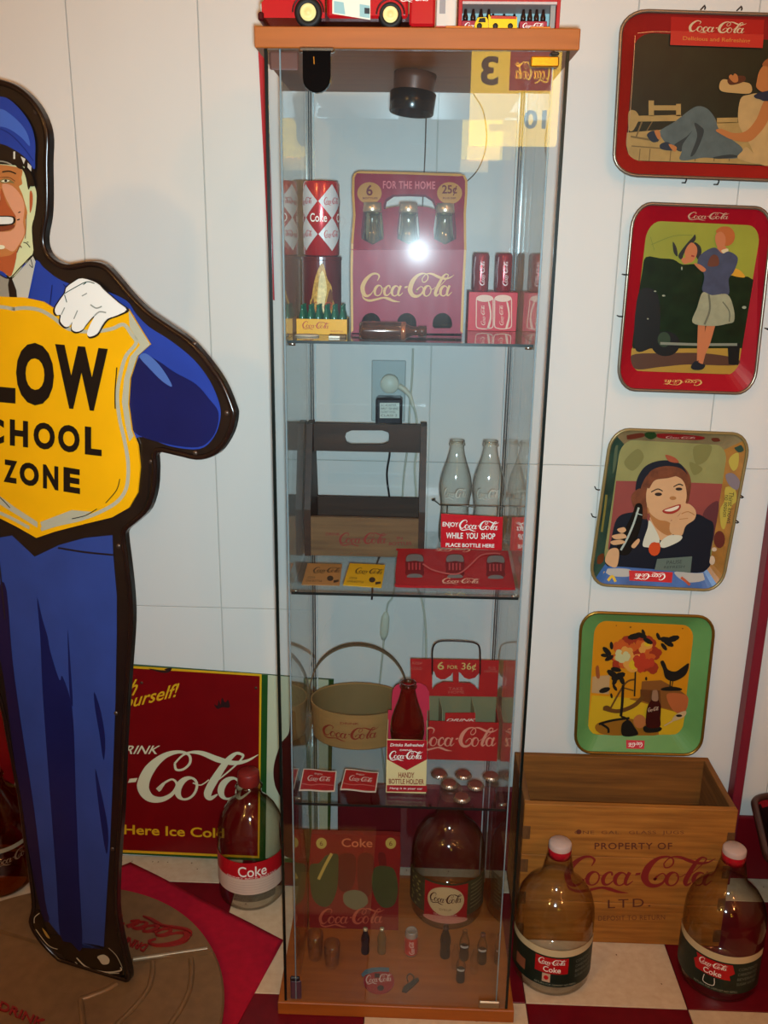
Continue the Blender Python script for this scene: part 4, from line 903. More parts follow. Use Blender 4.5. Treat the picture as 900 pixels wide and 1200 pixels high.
# -- handy bottle holder
hb = thing('bottle_sleeve', 'red and cream handy bottle holder with single dark bottle', 'holder', (.010, .08, Z3)); yH = .050
hx0, hx1 = -.0250, .0445; ztop = PY(yH).px(476, 867).z; HC = mat('#d8c08a', .55)
box('front_panel', hb, (hx0, yH, Z3), (hx1, yH+.001, ztop), HC)
for x in (hx0, hx1-.001): box('side_panel', hb, (x, yH+.0012, Z3), (x+.001, yH+.0680, ztop), HC)
BP = PY(yH+.0682).zoom(450, 740, 5.625)
q = [BP.px(*p) for p in [(52, 520), (52, 430), (58, 385), (80, 355), (120, 340), (240, 340), (275, 360), (298, 400), (300, 520)]]
q = [V((hx0, q[0].y, Z3))]+[V((hx0, q[0].y, q[0].z))]+q+[V((hx1, q[-1].y, q[-1].z)), V((hx1, q[-1].y, Z3))]
MB().prism(q, (0, .001, 0), mat('#b82a40', .5)).build('back_panel', hb)
z = PY(yH).zoom(450, 740, 5.625); mb = MB(); HR = mat('#a31420', .45)
art(mb, z, [(HR, [[(20, 716), (284, 716), (284, 842), (150, 914), (20, 842)], [(18, 1012), (282, 1016), (282, 1058), (18, 1054)]]), (WHITE, fit(text('Drinks Refreshed', .01, .2), (40, 756), (262, 758), (42, 736))+fit(text('DRINK', .01), (105, 786), (190, 786), (105, 776))+fit(LOGO, (34, 850), (256, 852), (34, 785))+fit(text('Hang it in your car', 0, .1), (38, 1042), (254, 1046), (38, 1024))),
            (mat('#8d3a22', .5), fit(text('HANDY', .02), (95, 962), (200, 964), (95, 926))+fit(text('BOTTLE HOLDER', .02), (32, 1002), (264, 1006), (32, 968)))], .0004); mb.build('printed_front', hb)
p = V((.0098, yH+.0345, Z3+.0002)); o = thing('soda_bottle', 'dark brown bottle in the handy bottle holder', 'bottle', p)
MB().lathe(bottle_prof(), p, glass('brown_bottle_glass', (.66, .52, .42), (.10, .06, .04), .07), 36).build('bottle_body', o)
# -- two red cards, six crown caps
for i, q in enumerate(([(345.5, 928.5), (387.5, 928.5), (390, 904.5), (351, 902.5)], [(398.5, 927.5), (440.5, 929.5), (444, 906), (404.5, 903)])):
    bl, br, tr, tl = [PZ(Z3).px(*p)+V((.007 if i == 0 else 0, 0, 0)) for p in q]
    o = thing('matchbook_card', ('wavy red card with white border at left front of third shelf', 'wavy red card with white border next to the handy holder')[i], 'card', (bl+tr)/2, 'wavy red cards on the third shelf')
    def at2(s, t, d=0): p = bl.lerp(br, s).lerp(tl.lerp(tr, s), t); return V((p.x, p.y, Z3+.0026+.0012*math.sin(s*5.2+.6)+d))
    b = MB(); N = 14
    def sheet(s0, t0, s1, t1, d, m):
        vs = [at2(s0+(s1-s0)*i_/N, t0+(t1-t0)*j/2, d) for j in range(3) for i_ in range(N+1)]
        b.add(vs, [(j*(N+1)+i_, j*(N+1)+i_+1, (j+1)*(N+1)+i_+1, (j+1)*(N+1)+i_) for j in range(2) for i_ in range(N)], m)
    sheet(0, 0, 1, 1, 0, mat('#d9c3ae', .5)); sheet(0, 0, 1, 1, -.0008, mat('#d9c3ae', .5)); sheet(.03, .05, .97, .95, .0003, mat('#a81a1c', .45))
    for qq in boxfit(LOGO, .18, .42, .86, .70)+boxfit(text('ENJOY', .01), .36, .72, .6, .82): b.add([at2(p[0], p[1], .0006+(p[2]*1e-5 if len(p) > 2 else 0)) for p in qq], [list(range(len(qq)))], mat('#e0b9ac', .5))
    for qq in stroke([(.05, .3), (.3, .24), (.6, .32), (.95, .28)], .035): b.add([at2(p[0], p[1], .0006) for p in qq], [[0, 1, 2, 3]], mat('#c4685e', .5))
    b.build('card', o)
cp = o = None
for (u, v), wh in zip(((515, 912), (543.5, 913), (576, 914.5), (527, 924), (558, 925.5), (541.5, 940)), ('back left', 'back middle', 'back right', 'middle left', 'middle right', 'nearest the shelf edge')):
    p = PZ(Z3).px(u, v); p.y += .010
    if cp is None:
        b = MB(); rs_ = []
        for r, zz, fl_ in ((.0146, .0002, .0012), (.0140, .0018, .0008), (.0130, .0042, .0002), (.0118, .0056, 0), (.0100, .0062, 0), (0.0005, .0064, 0)):
            rs_.append([V((p.x+(r+fl_*math.cos(21*2*PI*k/84))*math.cos(2*PI*k/84), p.y+(r+fl_*math.cos(21*2*PI*k/84))*math.sin(2*PI*k/84), Z3+zz)) for k in range(84)])
        cp = thing('crown_cap', 'brown crown cap lying on third shelf near the bottle holder', 'bottle cap', p, 'crown caps on the third shelf')
        b.rings(rs_[:4], mat('#a08472', .25, .8), smooth=True); b.build('crimped_skirt', cp); b = MB(); b.rings(rs_[3:], mat('#6e3a30', .45), caps=False, smooth=True); b.build('painted_top', cp)
    else: o = copy_tree(cp); o.location = p
    (cp if o is None or wh == 'back left' else o)['label'] = 'brown crown cap on third shelf, %s of the six' % wh
# ---------------- bottom of the cabinet
yB_ = .1905; P = PY(yB_).zoom(350, 960, 6.43); fc = thing('folded_carton', 'red bottle carton printed with green bottles standing on cabinet base', 'carton', (-.087, .2, Z0))
q = [P.px(*p) for p in [(66, 830), (72, 560), (80, 300), (96, 112), (690, 124), (765, 130), (768, 300), (752, 600), (750, 838)]]
for p in q: p.x = max(p.x, -.1785); p.z = max(p.z, Z0)
KR = mat('#7c1815', .55, 0, .08, 20)
MB().prism(q, (0, .014, 0), KR).build('carton_body', fc); mb = MB(); KG = mat('#3c4524', .55, 0, .1, 30); KP = mat('#b5583e', .55)
art(mb, P, [(mat('#5e1612', .55), [sm((300, 280), (420, 270), (430, 420), (400, 520), (330, 545), (295, 480)), sm((450, 280), (560, 280), (560, 520), (500, 590), (450, 530)), sm((600, 260), (650, 260), (660, 370), (615, 380))]),
            (KG, [sm((85, 350), (150, 330), (180, 300), (210, 270), (290, 260), (300, 330), (290, 520), (240, 640), (170, 655), (110, 600), (88, 500)), sm((570, 370), (640, 350), (720, 380), (748, 520), (720, 640), (640, 665), (580, 600), (550, 480))]),
            (mat('#6e6a4c', .55), [sm((340, 560), (420, 530), (500, 560), (520, 630), (440, 680), (350, 640))]), (mat('#b59a4a', .5), stroke([(250, 255), (200, 345), (150, 450)], 22)+[ell(172, 178, 40, 42, 20), ell(694, 178, 40, 42, 20)]),
            (mat('#c46a44', .5), fit(text('Coke', .01), (324, 205), (556, 208), (324, 140))), (KP, fit(LOGO, (152, 812), (648, 806), (152, 668))), (mat('#6a2a18', .5), fit(text('6'), (160, 195), (184, 195), (160, 160))+fit(text('6'), (682, 195), (706, 195), (682, 160)))], .0004); mb.build('printed_front', fc)
p = V((.1005, .262, Z0)); jg = thing('glass_jug', 'capped gallon jug with red label and cream circle inside cabinet', 'jug', p)
MB().lathe([(r*1.003, z_) for r, z_ in jug_prof()], p, G_JUG, 48).build('glass_body', jg); MB().lathe([(0, .290), (.020, .290), (.022, .287), (.0222, .268)], p, mat('#5a3424', .35, .3), 26).build('cap', jg)
lb = MB(); fa = face_cam(p)-.02; R = .0782
wrap(lb, [[(-.098, .042), (.098, .042), (.098, .122), (-.098, .122)]], p, R, fa, mat('#3a3a22', .5, 0, .3, 120)); wrap(lb, [[(-.0445, .034), (.0445, .034), (.0445, .118), (-.0445, .118)]], p, R, fa, mat('#9c1418', .45), .001)
wrap(lb, [ell(0, .080, .037, .034, 40)], p, R, fa, mat('#c8a878', .5), .0014); wrap(lb, boxfit(LOGO, -.032, .072, .033, .098), p, R, fa, mat('#4a1a12', .5), .0018); wrap(lb, boxfit(text('SYRUP'), -.012, .058, .012, .063), p, R, fa, mat('#8a6a4a', .5), .0018)
wrap(lb, [sm((-.044, .036), (-.02, .044), (.02, .044), (.044, .036), (.044, .030), (.02, .028), (-.02, .028), (-.044, .030))], p, R, fa, mat('#c07a68', .5), .0014); wrap(lb, boxfit(text('TRADE MARK'), -.024, .0455, .024, .0495), p, R, fa, mat('#d0a090', .5), .0018)
for k in range(7): wrap(lb, [[(.052, .110-k*.009), (.086, .112-k*.009), (.086, .1145-k*.009), (.052, .1125-k*.009)]], p, R, fa, mat('#6b6848', .5), .001)
for k in range(16): wrap(lb, [ell(-.055-random.random()*.03, .048+k*.0044, .004, .0025, 7)], p, R, fa, mat('#7a7440', .5), .001)
lb.build('paper_label', jg)
def mini(name, label, x, y, h, body, cap, half=None, grp=None):
    p = V((x, y, Z0)); o = thing(name, label, 'bottle', p, grp); k = h/.195
    if half:
        MB().lathe([q for q in bottle_prof(k)], p, half, 20).build('bottle_body', o); MB().lathe([(r*.94, z_+.0004) for r, z_ in bottle_prof(k) if z_ < .10*k]+[(0, .10*k)], p, body, 20).build('soda', o)
        b = MB(); wrap(b, [[(-.4*.03*k*2, .098*k), (.4*.03*k*2, .098*k), (.4*.03*k*2, .112*k), (-.4*.03*k*2, .112*k)]], p, .0302*k, face_cam(p), mat('#b9b0a4', .4), .0002, .002); b.build('pale_band', o)
    else: MB().lathe(bottle_prof(k), p, body, 20).build('bottle_body', o)
    if cap: MB().lathe([(.0155*k, .183*k), (.0165*k, .186*k), (.0150*k, .199*k), (0, .2*k)], p, cap, 14).build('cap', o)
SILV = mat('#d9cfae', .2, .7); COLA = mat('#120606', .15)
mini('miniature_bottle', 'miniature black bottle with silver cap before the folded carton', -.062, .128, .057, COLA, SILV)
mini('miniature_bottle', 'miniature pale amber bottle with silver cap beside the black one', -.0300, .130, .057, mat('#6d4a22', .2), SILV)
mini('miniature_bottle', 'miniature dark contour bottle standing directly before the jug', .0935, .126, .070, COLA, mat('#3a1a12', .3))
mini('miniature_bottle', 'miniature half full bottle standing second from right under jug', .1300, .122, .066, COLA, None, G_CLEAR)
mini('miniature_bottle', 'miniature half full bottle standing nearest the right glass side', .1640, .114, .066, COLA, mat('#5a2a1c', .3), G_CLEAR)
mini('miniature_bottle', 'miniature half full bottle standing farthest forward of the group', .1205, .066, .060, COLA, None, G_CLEAR)
for x, y in ((.1120, .098), (.1475, .088)): mini('miniature_bottle', 'empty clear miniature bottle among the half full ones, %s' % ('left one' if x < .13 else 'right one'), x, y, .052, G_PLAST, None, None, 'empty clear miniature bottles')
p = V((.0275, .132, Z0)); o = thing('mini_can', 'mini red and silver can on the cabinet base', 'can', p)
MB().lathe([(0, .0005), (.0105, .0005), (.0118, 0), (.0128, .003), (.0128, .048), (.0112, .053), (.0105, .054), (.0098, .0525), (0, .0525)], p, mat('#b9aea4', .25, .6), 30).build('can_body', o); b = MB(); fa = face_cam(p)
wrap(b, [[(-.028, .004), (.028, .004), (.028, .042), (-.028, .042)]], p, .0128, fa, mat('#b5261c', .35), .0003); wrap(b, [[(-.004+a*.011, .008+c_*.03) for c_, a in q] for q in [[(x_[0], 1-x_[1]) for x_ in qq] for qq in LOGO]], p, .0128, fa, mat('#e6c9bc', .4), .0006); b.build('printed_wrap', o)
for x, y, h in ((-.158, .112, .055), (-.124, .094, .05)):
    p = V((x, y, Z0)); o = thing('clear_tumbler', 'small clear tumbler on cabinet base, %s of the pair left of the miniatures' % ('farther back' if y > .1 else 'nearer'), 'glass', p, 'clear tumblers on the cabinet base')
    MB().lathe([(0, .002), (.011, .002), (.012, 0), (.0135, .004), (.016, h), (.0152, h), (.0128, .006), (0, .005)], p, G_PLAST, 28).build('tumbler_body', o)
P = PZ(Z0+.003); bd = thing('enamel_badge', 'red oval badge with blue ribbon lying near cabinet door', 'badge', PZ(Z0).px(443, 1150))
MB().prism([PZ(Z0).px(*p) for p in ell(444, 1151, 18, 14.5, 28)], (0, 0, .003), mat('#a31a1e', .35, .2)).build('badge_body', bd)
b = MB(); b.prism([PZ(Z0+.0031).px(*p) for p in [(423.5, 1142), (428, 1137), (436, 1134.5), (446, 1134), (456, 1134.5), (456, 1139), (446, 1138.5), (437, 1139.5), (430, 1142), (425, 1145)]], (0, 0, .0012), mat('#4c6a78', .4)); b.build('blue_ribbon', bd)
mb = MB(); art(mb, P, [(mat('#d8b9ae', .4), fit(LOGO, (429, 1154), (460, 1152), (428, 1143))), (mat('#3a1a18', .4), [ell(446, 1158, 4, 3.4, 12), rect(439, 1141, 445, 1146)])], .0003); mb.build('badge_lettering', bd)
P = PZ(Z0+.0005); ky = thing('key_charm', 'small grey metal key charm lying right of the red badge', 'charm', P.px(481, 1153)); KM = mat('#5c564c', .3, .8)
b = MB(); b.prism([PZ(Z0).px(*p) for p in [(471, 1163), (473, 1158), (484, 1150), (490, 1147), (491, 1150), (484, 1157), (476, 1164)]], (0, 0, .004), KM); b.build('charm_body', ky)
MB().tube([PZ(Z0+.0015).px(*p) for p in spline([(478, 1150), (477, 1144), (481, 1141), (485, 1145), (483, 1150)], 4, False)], .0012, KM).build('charm_ring', ky)
# ================================================================ trays on the wall
YR, YI = .4010, .4220
def loop_st(r, n=7):
    o = []
    for cx, cy, a0 in ((1-r, 1-r, 0), (r, 1-r, 90), (r, r, 180), (1-r, r, 270)):
        for i in range(n): a = math.radians(a0+90*i/(n-1)); o.append((cx+r*math.cos(a), cy+r*math.sin(a)))
    return o
def quad_pt(Q, s, t):  # Q = TL TR BR BL in world; t up
    return Q[3].lerp(Q[2], s).lerp(Q[0].lerp(Q[1], s), t)
def tray(label, outer, inner, rim, sides, pic, hooks, rr=.13, group=None):
    """outer / inner: corners TL TR BR BL; sides: material of right, top, left, bottom flange"""
    W = lambda c, y: V((c[0], y, c[1])) if abs(c[0]) < 3 else PY(y).px(*c)
    O = [W(c, YR) for c in outer]; I = [W(c, YI) for c in inner]
    base = (O[3]+O[2])/2; base.y = WALL
    t = thing('serving_tray', label, 'tray', base, group)
    L = loop_st(rr); Li = loop_st(rr*.92); n = len(L)
    mk = lambda Q, l, dy=0, ins=0: [quad_pt(Q, .5+(s-.5)*(1-ins), .5+(u-.5)*(1-ins))+V((0, dy, 0)) for s, u in l]
    lo, li = mk(O, L), mk(I, Li)
    b = MB(); a_, c_ = mk(O, L, .0015, .012), li
    for j in range(n):
        k = (j+1) % n; s, u = L[j]; s2, u2 = L[k]; ms, mu = (s+s2)/2-.5, (u+u2)/2-.5
        m = sides[0] if ms > 0 and abs(ms) >= abs(mu) else sides[2] if abs(ms) >= abs(mu) else sides[1] if mu > 0 else sides[3]
        b.add([a_[j], a_[k], c_[k], c_[j]], [(0, 1, 2, 3)], m)
    b.build('tray_flange', t)
    b = MB(); b.add(li, [list(range(n))], pic); b.build('picture_panel', t)
    b = MB(); bo, bi = mk(O, L, .003, .004), [p+V((0, .003, 0)) for p in li]; b.rings([bo, bi], mat('#6a5a48', .4, .6)); b.add(bi, [list(range(n))], mat('#6a5a48', .4, .6)); b.build('tray_back', t)
    MB().tube(mk(O, L, 0, .012), .0032, rim, 8, True).build('rolled_rim', t)
    hb_ = []
    for u, v, ang in hooks:
        p = PY(YR-.002).px(u, v); dx_, dz = math.cos(ang), math.sin(ang)
        MB().tube([p+V((-dx_*.002, .0, -dz*.002)), p+V((0, -.0025, 0)), p+V((dx_*.0045, .003, dz*.0045)), p+V((dx_*.003, .024, dz*.003))], .0013, mat('#1a1614', .4)).build('hanger_hook', t)
    def fl(side, lift=.0012):   # the sloping flange as a plane: 'top' or 'bottom' or 'left' or 'right'
        A, B_ = {'top': (0, 1), 'right': (1, 2), 'bottom': (2, 3), 'left': (3, 0)}[side]
        p = (I[A]+I[B_])/2; q = (O[A]+O[B_])/2+V((0, .0015, 0)); e = (I[B_]-I[A])
        pl_ = PL(p, (q-p).cross(e)); pl_.p += pl_.n*lift; return pl_
    return t, PY(YI), fl
UP, DN, LF, RT = PI/2, -PI/2, PI, 0
SIL = mat('#8d8071', .3, .75); GLD = mat('#9a7530', .3, .8)
# tray 1: lying girl on a deck
TR_ = mat('#92201a', .35, 0, .08, 16)
t, P, fl = tray('landscape red tray at top right, woman in grey slacks lounging on dock', [(.344, 1.743), (.684, 1.736), (.691, 1.470), (.351, 1.478)], [(744.4, 37.5), (.652, 1.700), (.656, 1.498), (732.5, 188)], SIL, [TR_]*4, mat('#0f1a0e', .35, 0, .3, 30), [(826, 9.5, UP), (869, 10.5, UP), (804, 211, DN), (842, 213, DN)])
z = P.zoom(700, 0, 4.5); mb = MB(); DK = mat('#9c7b42', .5, 0, .12, 60); DK2 = mat('#6b5228', .5); SKN = mat('#a8642e', .5); SLK = mat('#4b5450', .5, 0, .15, 50); BLO = mat('#b08c56', .5, 0, .1, 40)
art(mb, z, [(DK, [[(150, 700), (330, 685), (480, 650), (700, 645), (1240, 660), (1225, 884), (700, 862), (190, 846), (165, 818), (152, 765)], rect(270, 530, 298, 612), rect(415, 548, 440, 612), [(166, 612), (440, 606), (452, 638), (164, 642)], rect(298, 556, 415, 582), sm((165, 590), (200, 585), (220, 620), (205, 660), (185, 690), (165, 680)), [(630, 622), (740, 620), (740, 648), (630, 650)]]),
            (DK2, stroke([(235, 640), (205, 720)], 8)+stroke([(290, 640), (260, 690)], 5)+stroke([(175, 720), (320, 745)], 10)+stroke([(180, 770), (430, 790)], 6)+sum([stroke([(x, 785), (x-6, 850)], 5) for x in (225, 278, 388, 520, 620, 700, 800)], [])),
            (SLK, [sm((330, 690), (410, 640), (480, 585), (530, 560), (580, 575), (620, 625), (640, 680), (700, 730), (765, 785), (740, 832), (640, 836), (560, 832), (470, 846), (432, 838), (442, 790), (380, 772), (338, 726))]),
            (mat('#252b29', .5), [sm((510, 650), (545, 668), (560, 700), (520, 800), (490, 822), (525, 720)), sm((610, 830), (700, 815), (740, 828), (640, 838)), sm((400, 770), (470, 720), (500, 690), (450, 760), (440, 800))]),
            (mat('#17202c', .5), [sm((260, 712), (298, 690), (325, 738), (290, 750)), sm((330, 762), (372, 750), (404, 792), (338, 788))]), (SKN, [sm((300, 692), (325, 690), (332, 728), (318, 734)), sm((375, 760), (415, 775), (410, 800), (392, 790))]),
            (BLO, [sm((752, 525), (800, 500), (850, 495), (930, 520), (980, 600), (960, 780), (930, 866), (850, 862), (800, 760), (742, 650)), sm((760, 800), (790, 778), (850, 862), (740, 836))]),
            (SKN, [sm((622, 688), (650, 680), (715, 702), (780, 692), (835, 630), (880, 530), (925, 560), (890, 650), (850, 705), (795, 748), (710, 738), (645, 706)), sm((838, 430), (848, 385), (870, 350), (905, 335), (930, 400), (915, 470), (870, 486), (836, 462))]),
            (mat('#b08950', .5), [sm((640, 452), (660, 420), (715, 430), (800, 442), (805, 492), (720, 492), (652, 482))]), (mat('#4a2416', .3), [sm((684, 420), (735, 402), (775, 405), (770, 432), (700, 450))]), (SKN, [sm((690, 410), (700, 395), (712, 400), (720, 390), (735, 400), (738, 430), (715, 436))]),
            (mat('#8c4a1c', .5), [sm((865, 345), (895, 312), (950, 318), (975, 380), (950, 450), (925, 420), (905, 360))]), (mat('#131a2c', .5), [sm((822, 505), (860, 488), (930, 480), (935, 525), (880, 535), (850, 525), (830, 520))]), (SIL, stroke([(196, 190), (184, 400), (166, 640), (152, 760)], 3)+stroke([(210, 178), (300, 170), (385, 172)], 3)),
            (mat('#b3251a', .4), [[(384, 165), (873, 182), (866, 256), (380, 240)]]), (mat('#c4702c', .5), fit(text('Delicious and Refreshing', .015), (446, 218), (800, 232), (448, 194)))])
f = fl('top').zoom(700, 0, 4.5); art(mb, f, [(mat('#b3251a', .4), [[(389, 88), (880, 104), (874, 180), (386, 166)]]), (mat('#d9b98c', .45), fit(LOGO, (478, 178), (780, 190), (486, 104)))])
mb.build('printed_picture', t)
# tray 2: two women and a car
TRR = mat('#9c1020', .33, 0, .06, 16)
t, P, fl = tray('red tray with two women and dark green car, second from top', [(742, 236.5), (908, 243), (884, 463), (722, 457.5)], [(759, 258.5), (892.5, 264.5), (863.5, 439), (738, 434.5)], SIL, [TRR]*4, mat('#8b8a2b', .4, 0, .12, 10), [(734.5, 322, LF), (728.5, 371, LF), (900, 386, RT)])
z = P.zoom(700, 220, 4.5); mb = MB(); SK2 = mat('#b4683e', .45); JK = mat('#3a3d50', .5, 0, .15, 60); CARG = mat('#10210f', .3, 0, .35, 40)
art(mb, z, [(mat('#6f7426', .5), stroke([(285, 300), (400, 255), (500, 250)], 4)+stroke([(280, 260), (300, 330)], 3)),
            (CARG, [sm((255, 366), (330, 372), (400, 378), (450, 405), (540, 405), (700, 462), (822, 486), (800, 650), (762, 852), (500, 860), (190, 852), (205, 650), (235, 450), n=3)]),
            (mat('#a07a28', .5), [[(178, 848), (760, 846), (738, 984), (200, 965), (176, 945)]]), (mat('#4c2c18', .5), [sm((182, 882), (350, 872), (560, 872), (732, 900), (722, 936), (480, 932), (330, 945), (200, 955))]),
            (mat('#0c0c0a', .4), [ell(358, 822, 76, 66, 24), [(685, 820), (752, 820), (742, 935), (690, 930)], sm((215, 560), (300, 540), (330, 640), (320, 800), (270, 850), (195, 840))]), (mat('#2a3a26', .4), [ell(350, 800, 34, 40, 18)]),
            (mat('#7a7a68', .4), stroke([(330, 820), (530, 826), (735, 826)], 14)), (mat('#c48a1c', .5), [sm((690, 448), (722, 426), (755, 440), (775, 472), (720, 466))]),
            (mat('#1f1c18', .5), [sm((425, 356), (468, 296), (500, 262), (512, 246), (516, 272), (488, 310), (456, 345), (442, 378)), sm((396, 285), (416, 318), (420, 362), (400, 340)), sm((508, 288), (540, 308), (546, 345), (528, 378), (512, 340))]),
            (SK2, [sm((458, 340), (490, 290), (520, 310), (522, 350), (502, 386), (476, 392)), sm((440, 378), (462, 368), (480, 392), (455, 402)), sm((508, 402), (530, 402), (566, 432), (548, 442)), [(528, 712), (566, 718), (562, 800), (556, 850), (545, 905), (522, 912), (524, 830)], [(574, 716), (620, 722), (592, 820), (566, 880), (552, 935), (528, 930), (545, 850)]]),
            (mat('#8f2a24', .4), stroke([(492, 358), (508, 362)], 8)), (mat('#a8561f', .5), [ell(676, 256, 46, 52, 20), sm((622, 228), (655, 205), (700, 215), (690, 260), (640, 250))]),
            (SK2, [sm((618, 280), (622, 245), (650, 232), (672, 262), (666, 310), (635, 320)), sm((630, 315), (672, 310), (680, 345), (640, 345))]), (mat('#c9b48a', .5), [sm((650, 330), (685, 322), (680, 350), (662, 348))]),
            (JK, [sm((572, 330), (618, 316), (655, 346), (690, 336), (736, 370), (716, 440), (688, 482), (690, 558), (640, 574), (575, 560), (548, 535), (560, 470), (540, 420), (524, 400), (534, 362))]),
            (mat('#5f2f1a', .5), [sm((590, 368), (612, 352), (634, 368), (632, 410), (578, 412))]), (SK2, [sm((512, 405), (535, 404), (568, 430), (550, 442))]),
            (mat('#8f8b6c', .5, 0, .12, 60), [sm((550, 552), (600, 566), (680, 562), (712, 630), (716, 700), (680, 716), (600, 728), (498, 710), (522, 630))]), (mat('#5f5c48', .5), stroke([(582, 560), (588, 640), (560, 720)], 10)+stroke([(655, 600), (690, 650), (690, 705)], 6)),
            (mat('#14161c', .4), [sm((488, 942), (512, 912), (540, 925), (564, 932), (548, 956), (505, 958))]),
            (mat('#8d8f78', .4), [ell(345, 568, 9, 5, 8), ell(300, 545, 7, 4, 8), ell(768, 630, 12, 8, 8), ell(262, 690, 5, 4, 8), ell(440, 425, 4, 10, 8)])])
art(mb, fl('top').zoom(700, 220, 4.5), [(mat('#c99a7c', .45), fit(LOGO, (476, 170), (696, 174), (478, 126)))]); art(mb, fl('bottom').zoom(700, 220, 4.5), [(mat('#d0a25c', .45), fit(LOGO, (552, 1012), (346, 1006), (552, 1046)))])
mb.build('printed_picture', t)
# tray 3: smiling woman with bottle
f_r = mat('#a06c30', .38, 0, .25, 22); f_t = mat('#8a7652', .4, 0, .25, 28); f_l = mat('#2f4a3e', .4, 0, .4, 26); f_b = mat('#3a5f94', .38, 0, .25, 26)
t, P, fl = tray('blue and tan tray with smiling woman holding bottle, third from top', [(716, 501.5), (881, 508), (846, 693.5), (689.5, 686)], [(728, 515), (853.5, 522), (830.5, 670), (706, 663)], mat('#8f7a4c', .35, .3), [f_r, f_t, f_l, f_b], mat('#8a8450', .4, 0, .14, 14), [(701.5, 574, LF), (697.5, 606, LF), (869, 583, RT), (863.5, 612.5, RT)])
z = P.zoom(670, 480, 3.913); mb = MB(); SK3 = mat('#c99a6e', .45, 0, .05, 30); SK4 = mat('#a8703f', .45); NAVY = mat('#10131e', .5); HAIR = mat('#6e3a20', .5, 0, .3, 60)
art(mb, z, [(mat('#77713e', .5), [sm((560, 170), (640, 165), (620, 230), (570, 250)), sm((540, 240), (600, 270), (560, 300)), sm((240, 240), (300, 180), (330, 220), (280, 280))]),
            (mat('#8a4038', .5, 0, .08, 12), [[(203, 326), (440, 330), (690, 340), (660, 520), (640, 640), (430, 640), (165, 640), (185, 480)]]), (mat('#5c2c2e', .5), [sm((600, 480), (672, 420), (655, 560), (640, 600))]),
            (HAIR, [sm((292, 400), (300, 330), (340, 270), (400, 240), (470, 236), (520, 270), (545, 320), (540, 390), (520, 430), (420, 400), (360, 470), (310, 470), (280, 430))]),
            (NAVY, [sm((292, 380), (298, 320), (330, 265), (380, 238), (440, 232), (500, 250), (530, 300), (495, 272), (440, 258), (390, 268), (345, 300), (320, 345), (312, 372))]), (mat('#9c4a2c', .5), [sm((428, 206), (470, 218), (490, 242), (445, 236))]),
            (NAVY, [sm((150, 720), (175, 620), (205, 500), (270, 470), (330, 480), (380, 560), (480, 560), (560, 480), (620, 500), (650, 530), (636, 640), (608, 742), (380, 730), (180, 716))]),
            (SK3, [sm((340, 420), (345, 360), (380, 315), (450, 300), (505, 320), (525, 380), (515, 440), (480, 490), (430, 512), (380, 500), (350, 465)), sm((360, 490), (450, 505), (470, 560), (410, 600), (375, 540))]),
            (SK4, [sm((345, 430), (356, 470), (395, 502), (440, 512), (470, 545), (440, 575), (390, 545), (362, 500)), ell(462, 404, 16, 9, 10), sm((330, 440), (350, 450), (352, 474), (334, 466))]),
            (HAIR, [sm((340, 330), (360, 280), (420, 258), (490, 265), (530, 300), (520, 320), (490, 302), (440, 312), (380, 322), (352, 360)), sm((270, 400), (310, 360), (335, 400), (345, 460), (340, 500), (300, 480))]),
            (mat('#2a1a14', .5), stroke([(362, 376), (392, 362), (415, 372)], 5)+stroke([(464, 352), (490, 340), (508, 346)], 5)+[ell(395, 386, 17, 8, 12), ell(489, 362, 16, 7, 12)]),
            (mat('#9c2f24', .4), [sm((414, 460), (450, 444), (496, 432), (492, 456), (462, 474), (428, 474))]), (mat('#e0cdb4', .4), [sm((422, 460), (455, 448), (488, 438), (482, 452), (452, 464))]),
            (SK3, [sm((450, 560), (452, 510), (490, 480), (512, 440), (535, 430), (565, 460), (560, 500), (520, 530), (500, 575)), ell(515, 445, 16, 26, 12, -.4)]), (SK4, stroke([(500, 475), (530, 465), (560, 480)], 4)+stroke([(490, 500), (530, 495)], 3)),
            (mat('#c9c4ae', .5), [sm((322, 615), (345, 540), (355, 505), (400, 590), (380, 625), (345, 628)), sm((400, 610), (440, 575), (500, 575), (490, 600), (420, 630))]), (mat('#c4481c', .45), [ell(376, 635, 27, 32, 12), ell(392, 625, 12, 20, 8)]),
            (mat('#1d1a16', .25), [sm((198, 648), (215, 600), (240, 545), (275, 475), (292, 430), (318, 432), (322, 480), (312, 540), (290, 600), (262, 655), (230, 664))]), (mat('#a8b0a4', .3), stroke([(222, 640), (250, 590), (280, 520), (304, 445)], 9)+stroke([(290, 470), (320, 480)], 4)),
            (SK3, [sm((205, 545), (235, 535), (246, 550), (225, 562)), sm((182, 574), (230, 564), (248, 582), (200, 590)), sm((176, 600), (220, 592), (242, 606), (190, 616)), sm((168, 640), (200, 630), (214, 650), (205, 712), (180, 716), (150, 690)), sm((270, 620), (300, 588), (308, 600), (285, 630))]),
            (mat('#5e6a60', .4), [[(388, 680), (548, 668), (540, 742), (376, 730)]]), (mat('#343c36', .5), fit(text('PAUSE', 0), (430, 705), (500, 700), (432, 688))+fit(text('REFRESH', 0), (418, 724), (512, 720), (420, 712)))])
fb = fl('bottom').zoom(670, 480, 3.913)
